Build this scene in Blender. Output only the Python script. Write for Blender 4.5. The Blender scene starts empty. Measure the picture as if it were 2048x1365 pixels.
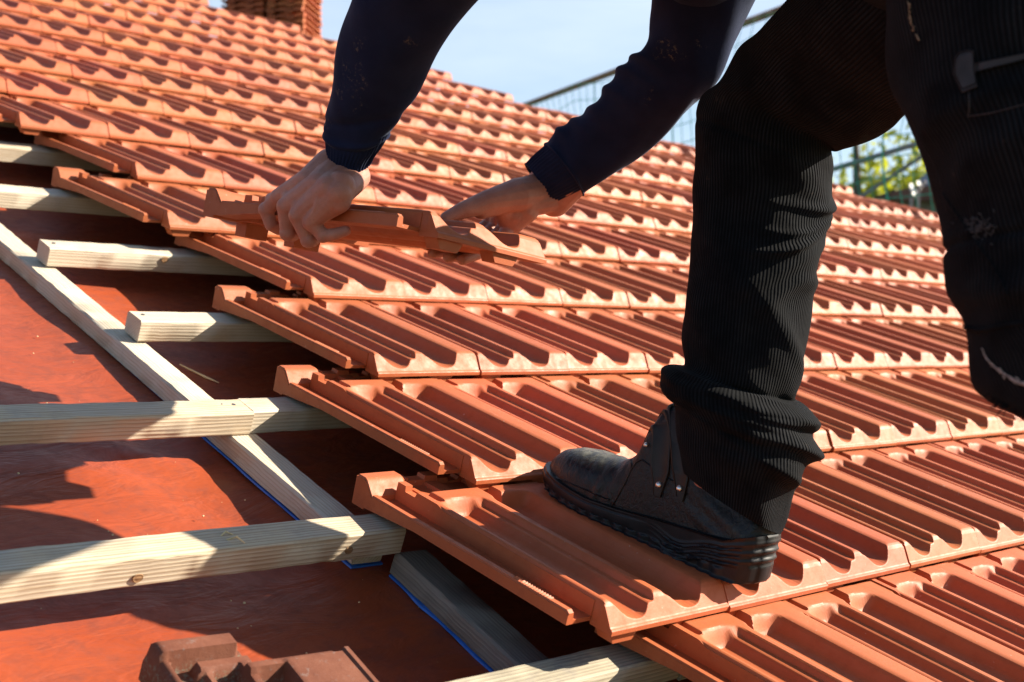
import bpy, bmesh, math, random
import numpy as np
from mathutils import Vector, Matrix
from mathutils.bvhtree import BVHTree
random.seed(7)
RNG = np.random.default_rng(11)
S = bpy.context.scene
COL = S.collection

# ------------------------------------------------------------------ frames
# roof frame (u along the courses, v up the slope, w out of the roof), world frame (Z up)
PITCH = math.radians(22.4)
HGT = 5.6
CT, ST = math.cos(PITCH), math.sin(PITCH)
A = np.array([[1, 0, 0], [0, CT, -ST], [0, ST, CT]])          # roof -> world
O = np.array([0, 0, HGT])
RC = np.array([[0.715559, -0.644273, 0.269977],               # roof -> camera (x right, y down, z ahead)
               [0.00515, -0.381604, -0.924311],
               [0.698534, 0.662789, -0.269742]])
CAM_R = np.array([-1.0968813, -0.77451191, 0.66228582])
FPX = 2676.36
def rw(u, v, w): return A @ np.array([u, v, w], float) + O     # roof -> world
def cw(x, y, z): return A @ (RC.T @ np.array([x, y, z], float) + CAM_R) + O
def at(px, py, z): return cw((px - 1024) / FPX * z, (py - 682.5) / FPX * z, z)   # a measured point at depth z
def w2r(p): return A.T @ (np.array(p, float) - O)
def w2px(p):
    c = RC @ (w2r(p) - CAM_R)
    return np.array([1024 + FPX * c[0] / c[2], 682.5 + FPX * c[1] / c[2], c[2]])
CAMW = A @ CAM_R + O
def cdir(x, y, z): return A @ RC.T @ np.array([x, y, z], float)

# ------------------------------------------------------------------ camera, sky, sun
cam = bpy.data.cameras.new('camera'); camo = bpy.data.objects.new('camera', cam); COL.objects.link(camo)
M = Matrix.Identity(4)
bx_, by_, bz_ = cdir(1, 0, 0), cdir(0, -1, 0), cdir(0, 0, -1)
for i in range(3):
    M[i][0], M[i][1], M[i][2], M[i][3] = bx_[i], by_[i], bz_[i], CAMW[i]
camo.matrix_world = M
cam.sensor_width = 36.0
cam.lens = FPX / 2048 * 36.0
cam.clip_start = 0.05; cam.clip_end = 3000
cam.dof.use_dof = True; cam.dof.focus_distance = 1.72; cam.dof.aperture_fstop = 6.7
S.camera = camo

SUN_R = np.array([1.18, -0.46, 1.0])
SUN_W = A @ SUN_R; SUN_W = SUN_W / np.linalg.norm(SUN_W)
elev = math.asin(SUN_W[2]); azim = math.atan2(SUN_W[0], SUN_W[1])
sun = bpy.data.lights.new('sun', 'SUN'); suno = bpy.data.objects.new('sun', sun); COL.objects.link(suno)
sun.energy = 5.0; sun.angle = math.radians(0.53); sun.color = (1.0, 0.88, 0.72)
suno.rotation_euler = Vector(SUN_W).to_track_quat('Z', 'Y').to_euler()
suno.location = (8, -4, 20)

W = bpy.data.worlds.new("World"); S.world = W; W.use_nodes = True
nt = W.node_tree; nt.nodes.clear()
sky = nt.nodes.new('ShaderNodeTexSky'); sky.sky_type = 'NISHITA'; sky.sun_disc = False
sky.sun_elevation = elev; sky.sun_rotation = azim; sky.air_density = 1.0; sky.dust_density = 0.6; sky.ozone_density = 1.5
bg = nt.nodes.new('ShaderNodeBackground'); bg.inputs[1].default_value = 0.062
wo = nt.nodes.new('ShaderNodeOutputWorld')
tc = nt.nodes.new('ShaderNodeTexCoord'); mp = nt.nodes.new('ShaderNodeMapping')
mp.inputs['Scale'].default_value = (1.1, 1.1, 5.0); mp.inputs['Rotation'].default_value = (0.12, 0.1, 0.5)
nz = nt.nodes.new('ShaderNodeTexNoise'); nz.inputs['Scale'].default_value = 2.3; nz.inputs['Detail'].default_value = 7; nz.inputs['Roughness'].default_value = 0.55
rp = nt.nodes.new('ShaderNodeValToRGB'); rp.color_ramp.elements[0].position = 0.36; rp.color_ramp.elements[1].position = 0.72
mx = nt.nodes.new('ShaderNodeMixRGB'); mx.inputs[2].default_value = (4.3, 5.1, 6.2, 1)
ml = nt.nodes.new('ShaderNodeMath'); ml.operation = 'MULTIPLY'; ml.inputs[1].default_value = 0.9
L = nt.links.new
# the thin cloud lies over one side of the sky, beyond the ridge
dt = nt.nodes.new('ShaderNodeVectorMath'); dt.operation = 'DOT_PRODUCT'; dt.inputs[1].default_value = (0.64, 0.72, 0.27)
L(tc.outputs['Generated'], dt.inputs[0])
cr = nt.nodes.new('ShaderNodeValToRGB'); cr.color_ramp.elements[0].position = 0.55; cr.color_ramp.elements[1].position = 0.93; L(dt.outputs['Value'], cr.inputs[0])
m2 = nt.nodes.new('ShaderNodeMath'); m2.operation = 'MULTIPLY'; ad = nt.nodes.new('ShaderNodeMath'); ad.operation = 'MULTIPLY_ADD'; ad.inputs[1].default_value = 0.75; ad.inputs[2].default_value = 0.25
L(rp.outputs[0], ad.inputs[0]); L(ad.outputs[0], m2.inputs[0]); L(cr.outputs[0], m2.inputs[1])
L(tc.outputs['Generated'], mp.inputs[0]); L(mp.outputs[0], nz.inputs['Vector']); L(nz.outputs['Fac'], rp.inputs[0])
L(m2.outputs[0], ml.inputs[0]); L(ml.outputs[0], mx.inputs[0]); L(sky.outputs[0], mx.inputs[1]); L(mx.outputs[0], bg.inputs[0]); L(bg.outputs[0], wo.inputs[0])
S.view_settings.view_transform = 'Standard'; S.view_settings.look = 'None'
S.view_settings.exposure = 1.60; S.view_settings.gamma = 1.0
S.cycles.max_bounces = 8

# ------------------------------------------------------------------ materials
class Mat:
    """small node builder"""
    def __init__(s, name, rough=0.7, spec=0.3):
        s.m = bpy.data.materials.new(name); s.m.use_nodes = True
        s.t = s.m.node_tree; s.b = s.t.nodes['Principled BSDF']
        s.b.inputs['Roughness'].default_value = rough
        s.b.inputs['Specular IOR Level'].default_value = spec
        s.tc = s.n('ShaderNodeTexCoord')
    def n(s, k, **kw):
        x = s.t.nodes.new(k)
        for a, v in kw.items(): setattr(x, a, v)
        return x
    def l(s, a, b): s.t.links.new(a, b)
    def mapping(s, scale=(1, 1, 1), rot=(0, 0, 0), src='Object'):
        m = s.n('ShaderNodeMapping'); m.inputs['Scale'].default_value = scale; m.inputs['Rotation'].default_value = rot
        s.l(s.tc.outputs[src], m.inputs[0]); return m.outputs[0]
    def noise(s, vec, scale, detail=4, rough=0.55, dist=0.0):
        x = s.n('ShaderNodeTexNoise'); x.inputs['Scale'].default_value = scale; x.inputs['Detail'].default_value = detail
        x.inputs['Roughness'].default_value = rough; x.inputs['Distortion'].default_value = dist
        s.l(vec, x.inputs['Vector']); return x.outputs['Fac']
    def ramp(s, fac, stops):
        r = s.n('ShaderNodeValToRGB'); e = r.color_ramp.elements
        while len(e) < len(stops): e.new(0.5)
        for i, (p, c) in enumerate(stops):
            e[i].position = p; e[i].color = (c if len(c) == 4 else (*c, 1)) if hasattr(c, '__len__') else (c, c, c, 1)
        s.l(fac, r.inputs[0]); return r.outputs[0]
    def mix(s, fac, a, b, mode='MIX'):
        m = s.n('ShaderNodeMixRGB', blend_type=mode)
        for i, v in ((0, fac), (1, a), (2, b)):
            if hasattr(v, 'is_output'): s.l(v, m.inputs[i])
            elif i == 0: m.inputs[0].default_value = v
            else: m.inputs[i].default_value = (*v, 1)
        return m.outputs[0]
    def math(s, op, a, b=0.0):
        m = s.n('ShaderNodeMath', operation=op)
        for i, v in ((0, a), (1, b)):
            if hasattr(v, 'is_output'): s.l(v, m.inputs[i])
            else: m.inputs[i].default_value = v
        return m.outputs[0]
    def color(s, c):
        if hasattr(c, 'is_output'): s.l(c, s.b.inputs['Base Color'])
        else: s.b.inputs['Base Color'].default_value = (*c, 1)
        return s
    def rough(s, f): s.l(f, s.b.inputs['Roughness']); return s
    def bump(s, h, strength=0.3, dist=0.002):
        b = s.n('ShaderNodeBump'); b.inputs['Strength'].default_value = strength; b.inputs['Distance'].default_value = dist
        s.l(h, b.inputs['Height'])
        prev = s.b.inputs['Normal'].links
        if prev: s.l(prev[0].from_socket, b.inputs['Normal'])
        s.l(b.outputs[0], s.b.inputs['Normal']); return s
    def rnd(s):
        return s.n('ShaderNodeObjectInfo').outputs['Random']

def clay(name, base, pale, dark, dirt=0.35):
    k = Mat(name, 0.62, 0.28)
    o = k.mapping(); rnd = k.rnd()
    off = k.n('ShaderNodeVectorMath', operation='ADD')
    cmb = k.n('ShaderNodeCombineXYZ'); mul = k.math('MULTIPLY', rnd, 37.0)
    k.l(mul, cmb.inputs[0]); k.l(mul, cmb.inputs[1]); k.l(o, off.inputs[0]); k.l(cmb.outputs[0], off.inputs[1]); o = off.outputs[0]
    n1 = k.noise(o, 9, 6, 0.6); n2 = k.noise(o, 60, 5, 0.65); n3 = k.noise(o, 420, 2, 0.5)
    c = k.mix(k.ramp(n1, [(0.35, 0.0), (0.7, 1.0)]), base, pale)
    c = k.mix(k.math('MULTIPLY', k.ramp(n2, [(0.5, 0.0), (0.72, 1.0)]), dirt), c, dark)
    # pale dust rubbed onto the clay
    st = k.noise(k.mapping((30, 9, 30)), 3.0, 5, 0.7)
    msk = k.math('MULTIPLY', k.ramp(st, [(0.62, 0.0), (0.74, 1.0)]), k.ramp(k.noise(o, 14, 2), [(0.50, 0.0), (0.62, 0.32)]))
    c = k.mix(msk, c, (0.45, 0.29, 0.21))
    sp = k.noise(o, 190, 3, 0.5)
    c = k.mix(k.math('MULTIPLY', k.ramp(sp, [(0.70, 0.0), (0.74, 0.7)]), k.ramp(k.noise(o, 7, 2), [(0.5, 0.0), (0.6, 1.0)])), c, (0.46, 0.33, 0.26))
    hs = k.n('ShaderNodeHueSaturation'); k.l(c, hs.inputs['Color'])
    k.l(k.math('ADD', k.math('MULTIPLY', rnd, 0.28), 0.86), hs.inputs['Value'])
    k.l(k.math('ADD', k.math('MULTIPLY', k.math('FRACT', k.math('MULTIPLY', rnd, 7.3)), 0.012), 0.494), hs.inputs['Hue'])
    k.color(hs.outputs[0])
    k.rough(k.ramp(n2, [(0.3, 0.46), (0.75, 0.68)]))
    k.bump(n3, 0.18, 0.0006).bump(n2, 0.22, 0.0012)
    return k.m
M_TILE = clay('terracotta', (0.345, 0.089, 0.029), (0.378, 0.105, 0.038), (0.25, 0.056, 0.019))

def wood(name, light, mid, dark, grey=0.0, knots=False, ring=0.36):
    k = Mat(name, 0.72, 0.25)
    o = k.mapping((1, 1, 1)); rnd = k.rnd()
    off = k.n('ShaderNodeVectorMath', operation='ADD'); cmb = k.n('ShaderNodeCombineXYZ')
    mul = k.math('MULTIPLY', rnd, 23.0)
    for i in range(3): k.l(mul, cmb.inputs[i])
    k.l(o, off.inputs[0]); k.l(cmb.outputs[0], off.inputs[1])
    mp2 = k.n('ShaderNodeMapping'); mp2.inputs['Scale'].default_value = (1.6, 42, 42); k.l(off.outputs[0], mp2.inputs[0])
    fine = k.n('ShaderNodeMapping'); fine.inputs['Scale'].default_value = (18, 420, 420); k.l(off.outputs[0], fine.inputs[0])
    g = k.noise(mp2.outputs[0], 3.2, 6, 0.62, 1.2)
    wv = k.n('ShaderNodeTexWave', wave_type='RINGS', rings_direction='X'); wv.inputs['Scale'].default_value = 1.9; wv.inputs['Distortion'].default_value = 5.0
    wv.inputs['Detail'].default_value = 3; wv.inputs['Detail Scale'].default_value = 0.8
    k.l(mp2.outputs[0], wv.inputs['Vector'])
    f = k.noise(fine.outputs[0], 1.0, 3, 0.6)
    c = k.mix(k.ramp(g, [(0.3, 0.0), (0.7, 1.0)]), light, mid)
    c = k.mix(k.math('MULTIPLY', k.ramp(wv.outputs['Fac'], [(0.62, 0.0), (0.95, 1.0)]), ring), c, dark)
    c = k.mix(k.math('MULTIPLY', k.ramp(f, [(0.52, 0.0), (0.75, 1.0)]), 0.30), c, dark)
    if knots:
        vo = k.n('ShaderNodeTexVoronoi', feature='F1'); vo.inputs['Scale'].default_value = 1.0
        m3 = k.n('ShaderNodeMapping'); m3.inputs['Scale'].default_value = (3.2, 10, 10); k.l(off.outputs[0], m3.inputs[0]); k.l(m3.outputs[0], vo.inputs['Vector'])
        c = k.mix(k.ramp(vo.outputs['Distance'], [(0.05, 0.85), (0.10, 0.0)]), c, (0.16, 0.075, 0.03))
    st = k.noise(off.outputs[0], 17, 5, 0.7)
    c = k.mix(k.math('MULTIPLY', k.ramp(st, [(0.56, 0.0), (0.72, 1.0)]), 0.25 + grey * 0.5), c, (0.17, 0.16, 0.15))
    k.color(c)
    k.bump(f, 0.35, 0.0012).bump(wv.outputs['Fac'], 0.25, 0.0012)
    return k.m
M_WOOD = wood('pale_sawn_spruce', (0.54, 0.485, 0.395), (0.48, 0.415, 0.310), (0.31, 0.22, 0.135))
M_WOOD2 = wood('yellow_sawn_spruce', (0.52, 0.455, 0.355), (0.44, 0.355, 0.245), (0.22, 0.13, 0.065), 0.1, False, 0.46)
M_WOODG = wood('weathered_grey_wood', (0.25, 0.225, 0.19), (0.17, 0.15, 0.125), (0.08, 0.07, 0.058), 0.7)
M_WOODM = wood('mottled_weathered_wood', (0.40, 0.36, 0.27), (0.32, 0.28, 0.20), (0.11, 0.09, 0.07), 0.8)

def simple(name, c, rough=0.6, spec=0.3, nscale=30, amp=0.2, metal=0.0):
    k = Mat(name, rough, spec); n = k.noise(k.mapping(), nscale, 4)
    c = np.array(c)
    k.color(k.mix(k.ramp(n, [(0.3, 0.0), (0.7, 1.0)]), tuple(c * (1 - amp)), tuple(np.minimum(c * (1 + amp), 1))))
    k.b.inputs['Metallic'].default_value = metal
    k.bump(n, 0.15, 0.001)
    return k.m

def membrane_mat():
    k = Mat('red_underlay', 0.42, 0.32)
    o = k.mapping(); n = k.noise(o, 3, 5, 0.6); n2 = k.noise(o, 38, 5, 0.7); n3 = k.noise(o, 190, 3, 0.6)
    c = k.mix(k.ramp(n, [(0.3, 0.0), (0.7, 1.0)]), (0.235, 0.040, 0.0125), (0.285, 0.055, 0.0185))
    sc = k.noise(k.mapping((6, 45, 6), (0, 0, 0.5)), 2.0, 6, 0.7)
    c = k.mix(k.math('MULTIPLY', k.ramp(n2, [(0.46, 0.0), (0.70, 1.0)]), 0.5), c, (0.12, 0.034, 0.024))
    c = k.mix(k.math('MULTIPLY', k.ramp(sc, [(0.62, 0.0), (0.76, 1.0)]), 0.16), c, (0.38, 0.20, 0.16))
    k.color(c); k.rough(k.ramp(n2, [(0.3, 0.38), (0.7, 0.58)]))
    k.bump(n3, 0.12, 0.0008).bump(sc, 0.12, 0.002).bump(k.noise(k.mapping((4, 11, 4), (0, 0, -0.5)), 2.2, 4, 0.6, 0.6), 0.5, 0.012)
    return k.m
M_MEMB = membrane_mat()
M_TAPE = simple('blue_tape', (0.02, 0.13, 0.48), 0.4, 0.5)

def corduroy():
    k = Mat('black_corduroy', 0.92, 0.06)
    uv = k.n('ShaderNodeSeparateXYZ'); k.l(k.tc.outputs['UV'], uv.inputs[0])
    o = k.mapping()
    wob = k.math('MULTIPLY', k.math('SUBTRACT', k.noise(o, 38, 3), 0.5), 2.2)
    ph = k.math('ADD', k.math('MULTIPLY', uv.outputs[0], 2 * math.pi), wob)
    s = k.math('SINE', ph)
    h = k.math('POWER', k.math('ADD', k.math('MULTIPLY', s, 0.5), 0.5), 0.7)
    wear = k.ramp(k.noise(o, 22, 4, 0.6), [(0.36, 0.25), (0.62, 1.0)]); h = k.math('MULTIPLY', h, wear)
    fz = k.noise(o, 900, 2, 0.6)
    n = k.noise(o, 14, 6, 0.7)
    c = k.mix(h, (0.0015, 0.0019, 0.0026), (0.0112, 0.0124, 0.0148))
    # clay dust rubbed into the cloth in a few places
    d = k.noise(o, 11, 3, 0.6); d2 = k.noise(o, 150, 4, 0.75)
    msk = k.math('MULTIPLY', k.ramp(d, [(0.63, 0.0), (0.70, 1.0)]), k.ramp(d2, [(0.55, 0.0), (0.72, 0.8)]))
    c = k.mix(msk, c, (0.09, 0.062, 0.045))
    k.color(c)
    k.b.inputs['Sheen Weight'].default_value = 0.012; k.b.inputs['Sheen Roughness'].default_value = 0.5
    k.bump(fz, 0.25, 0.0006).bump(h, 0.9, 0.0016)
    return k.m
M_CORD = corduroy()

def jumper_mat():
    k = Mat('navy_fleece', 0.9, 0.06)
    o = k.mapping(); fz = k.noise(o, 1300, 2, 0.6); n = k.noise(o, 25, 5, 0.6)
    c = k.mix(k.ramp(n, [(0.3, 0.0), (0.7, 1.0)]), (0.0075, 0.0110, 0.030), (0.0120, 0.0165, 0.042))
    d = k.noise(o, 13, 2, 0.5); d2 = k.noise(o, 170, 5, 0.75)
    msk = k.math('MULTIPLY', k.ramp(d, [(0.62, 0.0), (0.68, 1.0)]), k.ramp(d2, [(0.54, 0.0), (0.68, 0.7)]))
    c = k.mix(msk, c, (0.20, 0.16, 0.11))
    k.color(c)
    k.b.inputs['Sheen Weight'].default_value = 0.09; k.b.inputs['Sheen Roughness'].default_value = 0.4
    k.b.inputs['Sheen Tint'].default_value = (0.6, 0.75, 1, 1)
    k.bump(fz, 0.3, 0.0006).bump(k.noise(o, 60, 4), 0.2, 0.003)
    return k.m
M_JUMP = jumper_mat()

def skin_mat():
    k = Mat('skin', 0.52, 0.35)
    o = k.mapping(); n = k.noise(o, 45, 5, 0.6); n2 = k.noise(o, 380, 3, 0.6); n4 = k.noise(o, 18, 3, 0.5)
    c = k.mix(k.ramp(n, [(0.3, 0.0), (0.7, 1.0)]), (0.32, 0.130, 0.092), (0.40, 0.185, 0.135))
    c = k.mix(k.math('MULTIPLY', k.ramp(n4, [(0.5, 0.0), (0.7, 1.0)]), 0.5), c, (0.32, 0.115, 0.08))
    c = k.mix(k.math('MULTIPLY', k.ramp(n2, [(0.55, 0.0), (0.75, 1.0)]), 0.35), c, (0.19, 0.085, 0.06))
    k.color(c)
    k.b.inputs['Subsurface Weight'].default_value = 0.12
    k.b.inputs['Subsurface Radius'].default_value = (0.012, 0.005, 0.003); k.b.inputs['Subsurface Scale'].default_value = 0.4
    cz = k.n('ShaderNodeTexVoronoi', feature='DISTANCE_TO_EDGE'); cz.inputs['Scale'].default_value = 330; k.l(k.mapping((1, 1, 0.55)), cz.inputs['Vector'])
    k.bump(k.ramp(cz.outputs['Distance'], [(0.0, 0.0), (0.12, 1.0)]), 0.22, 0.0006).bump(n2, 0.4, 0.0009).bump(n, 0.4, 0.0025)
    return k.m
M_SKIN = skin_mat()

def leather():
    k = Mat('worn_black_leather', 0.4, 0.32)
    o = k.mapping(); n = k.noise(o, 24, 6, 0.65); n2 = k.noise(o, 260, 4, 0.6)
    cr = k.noise(k.mapping((30, 8, 20)), 4.0, 4, 0.6, 1.5)
    c = k.mix(k.ramp(n, [(0.35, 0.0), (0.7, 1.0)]), (0.0030, 0.0032, 0.0050), (0.0095, 0.0072, 0.0066))
    # grey clay dust on the toe cap, its sunlit top painted in as well
    sx = k.n('ShaderNodeSeparateXYZ'); k.l(k.tc.outputs['Object'], sx.inputs[0])
    t = k.ramp(sx.outputs[0], [(0.215, 0.0), (0.275, 1.0)]); tz = k.ramp(sx.outputs[2], [(0.055, 0.0), (0.066, 1.0)])
    msk = k.math('MULTIPLY', k.math('MULTIPLY', t, tz), k.ramp(k.noise(o, 70, 5, 0.7), [(0.35, 0.1), (0.6, 0.95)]))
    c = k.mix(msk, c, (0.15, 0.145, 0.11))
    k.color(c); k.rough(k.ramp(n, [(0.3, 0.28), (0.7, 0.55)]))
    k.bump(n2, 0.3, 0.0010).bump(cr, 0.5, 0.003)
    return k.m
M_LEATH = leather()
M_SOLE = simple('black_rubber', (0.0060, 0.0064, 0.0085), 0.45, 0.3, 60, 0.5)
M_STRAP = simple('dark_brown_leather', (0.013, 0.009, 0.0075), 0.5, 0.3, 60, 0.4)
M_RIVET = simple('nickel', (0.72, 0.66, 0.60), 0.28, 0.5, 80, 0.1, 0.9)
M_PATCH = simple('grey_leather', (0.020, 0.018, 0.020), 0.6, 0.3, 60, 0.35)
M_FRAY = simple('frayed_cotton', (0.42, 0.38, 0.36), 0.9, 0.1, 200, 0.4)
M_HAIR = simple('brown_hair', (0.05, 0.03, 0.018), 0.6, 0.4, 300, 0.5)
M_OLD = None

# ------------------------------------------------------------------ building helpers
BASE = {}
def tag(o, label=None, cat=None, group=None, kind=None):
    if label: o['label'] = label
    if cat: o['category'] = cat
    if group: o['group'] = group
    if kind: o['kind'] = kind
    return o
def make_mesh(name, verts, faces, mat, smooth=40, uvs=None):
    me = bpy.data.meshes.new(name)
    me.from_pydata([tuple(map(float, v)) for v in verts], [], faces)
    if uvs is not None:
        lay = me.uv_layers.new(name='UVMap'); i = 0
        flat = [c for f in uvs for q in f for c in q]
        lay.data.foreach_set('uv', flat)
    if mat: me.materials.append(mat)
    me.validate(); 
    if smooth:
        me.polygons.foreach_set('use_smooth', [True] * len(me.polygons))
        me.set_sharp_from_angle(angle=math.radians(smooth))
    me.update()
    return me
def put(name, me, parent=None, base=(0, 0, 0), matrix=None):
    o = bpy.data.objects.new(name, me); COL.objects.link(o)
    if parent is not None: o.parent = parent
    elif matrix is not None: o.matrix_world = matrix
    else: o.location = Vector(base)
    return o
def build(name, verts, faces, mat, parent=None, base=None, smooth=40, uvs=None):
    """verts are world positions; a child shares the frame of its parent's base"""
    verts = np.asarray(verts, float)
    b = BASE[parent] if parent is not None else np.array(base if base is not None else verts.mean(0), float)
    o = put(name, make_mesh(name, verts - b, faces, mat, smooth, uvs), parent, b)
    BASE[o] = b
    return o
def empty(name, base):
    o = bpy.data.objects.new(name, None); COL.objects.link(o); o.location = Vector(base); BASE[o] = np.array(base, float); o.empty_display_size = 0.1
    return o
class MB:
    def __init__(s): s.v = []; s.f = []
    def add(s, v, f):
        n = len(s.v); s.v += [tuple(map(float, q)) for q in v]; s.f += [tuple(i + n for i in q) for q in f]; return s
    def box(s, c, ex, ey, ez):
        """centre and half-axis vectors"""
        c, ex, ey, ez = map(lambda q: np.array(q, float), (c, ex, ey, ez))
        v = [c + a * ex + b * ey + d * ez for d in (-1, 1) for b in (-1, 1) for a in (-1, 1)]
        return s.add(v, [(0, 2, 3, 1), (4, 5, 7, 6), (0, 1, 5, 4), (2, 6, 7, 3), (0, 4, 6, 2), (1, 3, 7, 5)])
    def tube(s, pts, r, n=8, caps=True):
        pts = [np.array(p, float) for p in pts]; rr = r if hasattr(r, '__len__') else [r] * len(pts)
        rings = []; up = None
        for i, p in enumerate(pts):
            t = pts[min(i + 1, len(pts) - 1)] - pts[max(i - 1, 0)]; t /= np.linalg.norm(t) + 1e-12
            if up is None:
                up = np.cross(t, (0, 0, 1.0)) if abs(t[2]) < 0.9 else np.cross(t, (1.0, 0, 0))
            up = up - t * (up @ t); up /= np.linalg.norm(up); sd = np.cross(t, up)
            rings.append([p + rr[i] * (math.cos(a) * up + math.sin(a) * sd) for a in np.linspace(0, 2 * math.pi, n, endpoint=False)])
        v = [q for r_ in rings for q in r_]; f = []
        for i in range(len(pts) - 1):
            for j in range(n):
                k = (j + 1) % n; f.append((i * n + j, i * n + k, (i + 1) * n + k, (i + 1) * n + j))
        if caps: f.append(tuple(range(n - 1, -1, -1))); f.append(tuple((len(pts) - 1) * n + j for j in range(n)))
        return s.add(v, f)
    def ball(s, c, r, n=8, squash=(1, 1, 1)):
        pts = []; f = []; c = np.array(c, float)
        for i in range(n + 1):
            th = math.pi * i / n
            for j in range(2 * n):
                ph = math.pi * j / n
                pts.append(c + r * np.array([math.sin(th) * math.cos(ph) * squash[0], math.sin(th) * math.sin(ph) * squash[1], math.cos(th) * squash[2]]))
        for i in range(n):
            for j in range(2 * n):
                k = (j + 1) % (2 * n); f.append((i * 2 * n + j, (i + 1) * 2 * n + j, (i + 1) * 2 * n + k, i * 2 * n + k))
        return s.add(pts, f)
    def build(s, name, mat, parent=None, base=None, smooth=40): return build(name, s.v, s.f, mat, parent, base, smooth)

def height_mesh(us, vs, top, bot, mask):
    """solid sheet from two height fields; mask(uc, vc) says which cells exist"""
    U, V = np.meshgrid(us, vs); nu, nv = len(us), len(vs)
    Zt = top(U, V); Zb = np.minimum(bot(U, V), Zt - 0.0015)
    vt = np.stack([U, V, Zt], -1).reshape(-1, 3); vb = np.stack([U, V, Zb], -1).reshape(-1, 3)
    N = nu * nv; F = []
    act = np.zeros((nv - 1, nu - 1), bool)
    for j in range(nv - 1):
        for i in range(nu - 1):
            act[j, i] = mask((us[i] + us[i + 1]) / 2, (vs[j] + vs[j + 1]) / 2)
    for j in range(nv - 1):
        for i in range(nu - 1):
            if not act[j, i]: continue
            a = j * nu + i; b = a + 1; c = a + nu + 1; d = a + nu
            F.append((a, b, c, d)); F.append((a + N, d + N, c + N, b + N))
            if j == 0 or not act[j - 1, i]: F.append((a, a + N, b + N, b))
            if j == nv - 2 or not act[j + 1, i]: F.append((c, c + N, d + N, d))
            if i == 0 or not act[j, i - 1]: F.append((d, d + N, a + N, a))
            if i == nu - 2 or not act[j, i + 1]: F.append((b, b + N, c + N, c))
    verts = np.concatenate([vt, vb]); used = sorted({i for f in F for i in f}); m = {k: n for n, k in enumerate(used)}
    return verts[used], [tuple(m[i] for i in f) for f in F]

# ------------------------------------------------------------------ the roof tile
PU, PV, TILT = 0.215, 0.35, 0.037
PROF = np.array([(0, 29), (1.5, 32), (3.5, 33), (7, 33), (10, 31.6), (16, 27.2), (24, 20.2), (32, 15.2), (40, 12.6), (46, 11.7), (52, 11.6), (57, 12.2), (61, 13.6), (64, 15.6), (67, 18.6),
    (69, 21.2), (71, 23), (73.5, 23.9), (79, 24.2), (81, 25), (82.5, 28.2), (84, 31.4), (86.5, 33.2), (94, 33.2), (99, 31.6), (101.5, 29.4), (104, 28.0), (110, 25.4),
    (117, 21), (124, 16.4), (131, 13.2), (138, 11.8), (146, 11.6), (153, 12.4), (158, 14), (162, 16.6), (165, 20), (167.5, 24), (170, 28.4), (173, 32), (176.5, 33.6), (182, 34), (203, 34), (209, 33.2), (211.3, 31), (212.7, 28)], float) / 1000
RIDGE = 0.0335
def sstep(x): x = np.clip(x, 0, 1); return x * x * (3 - 2 * x)
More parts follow.
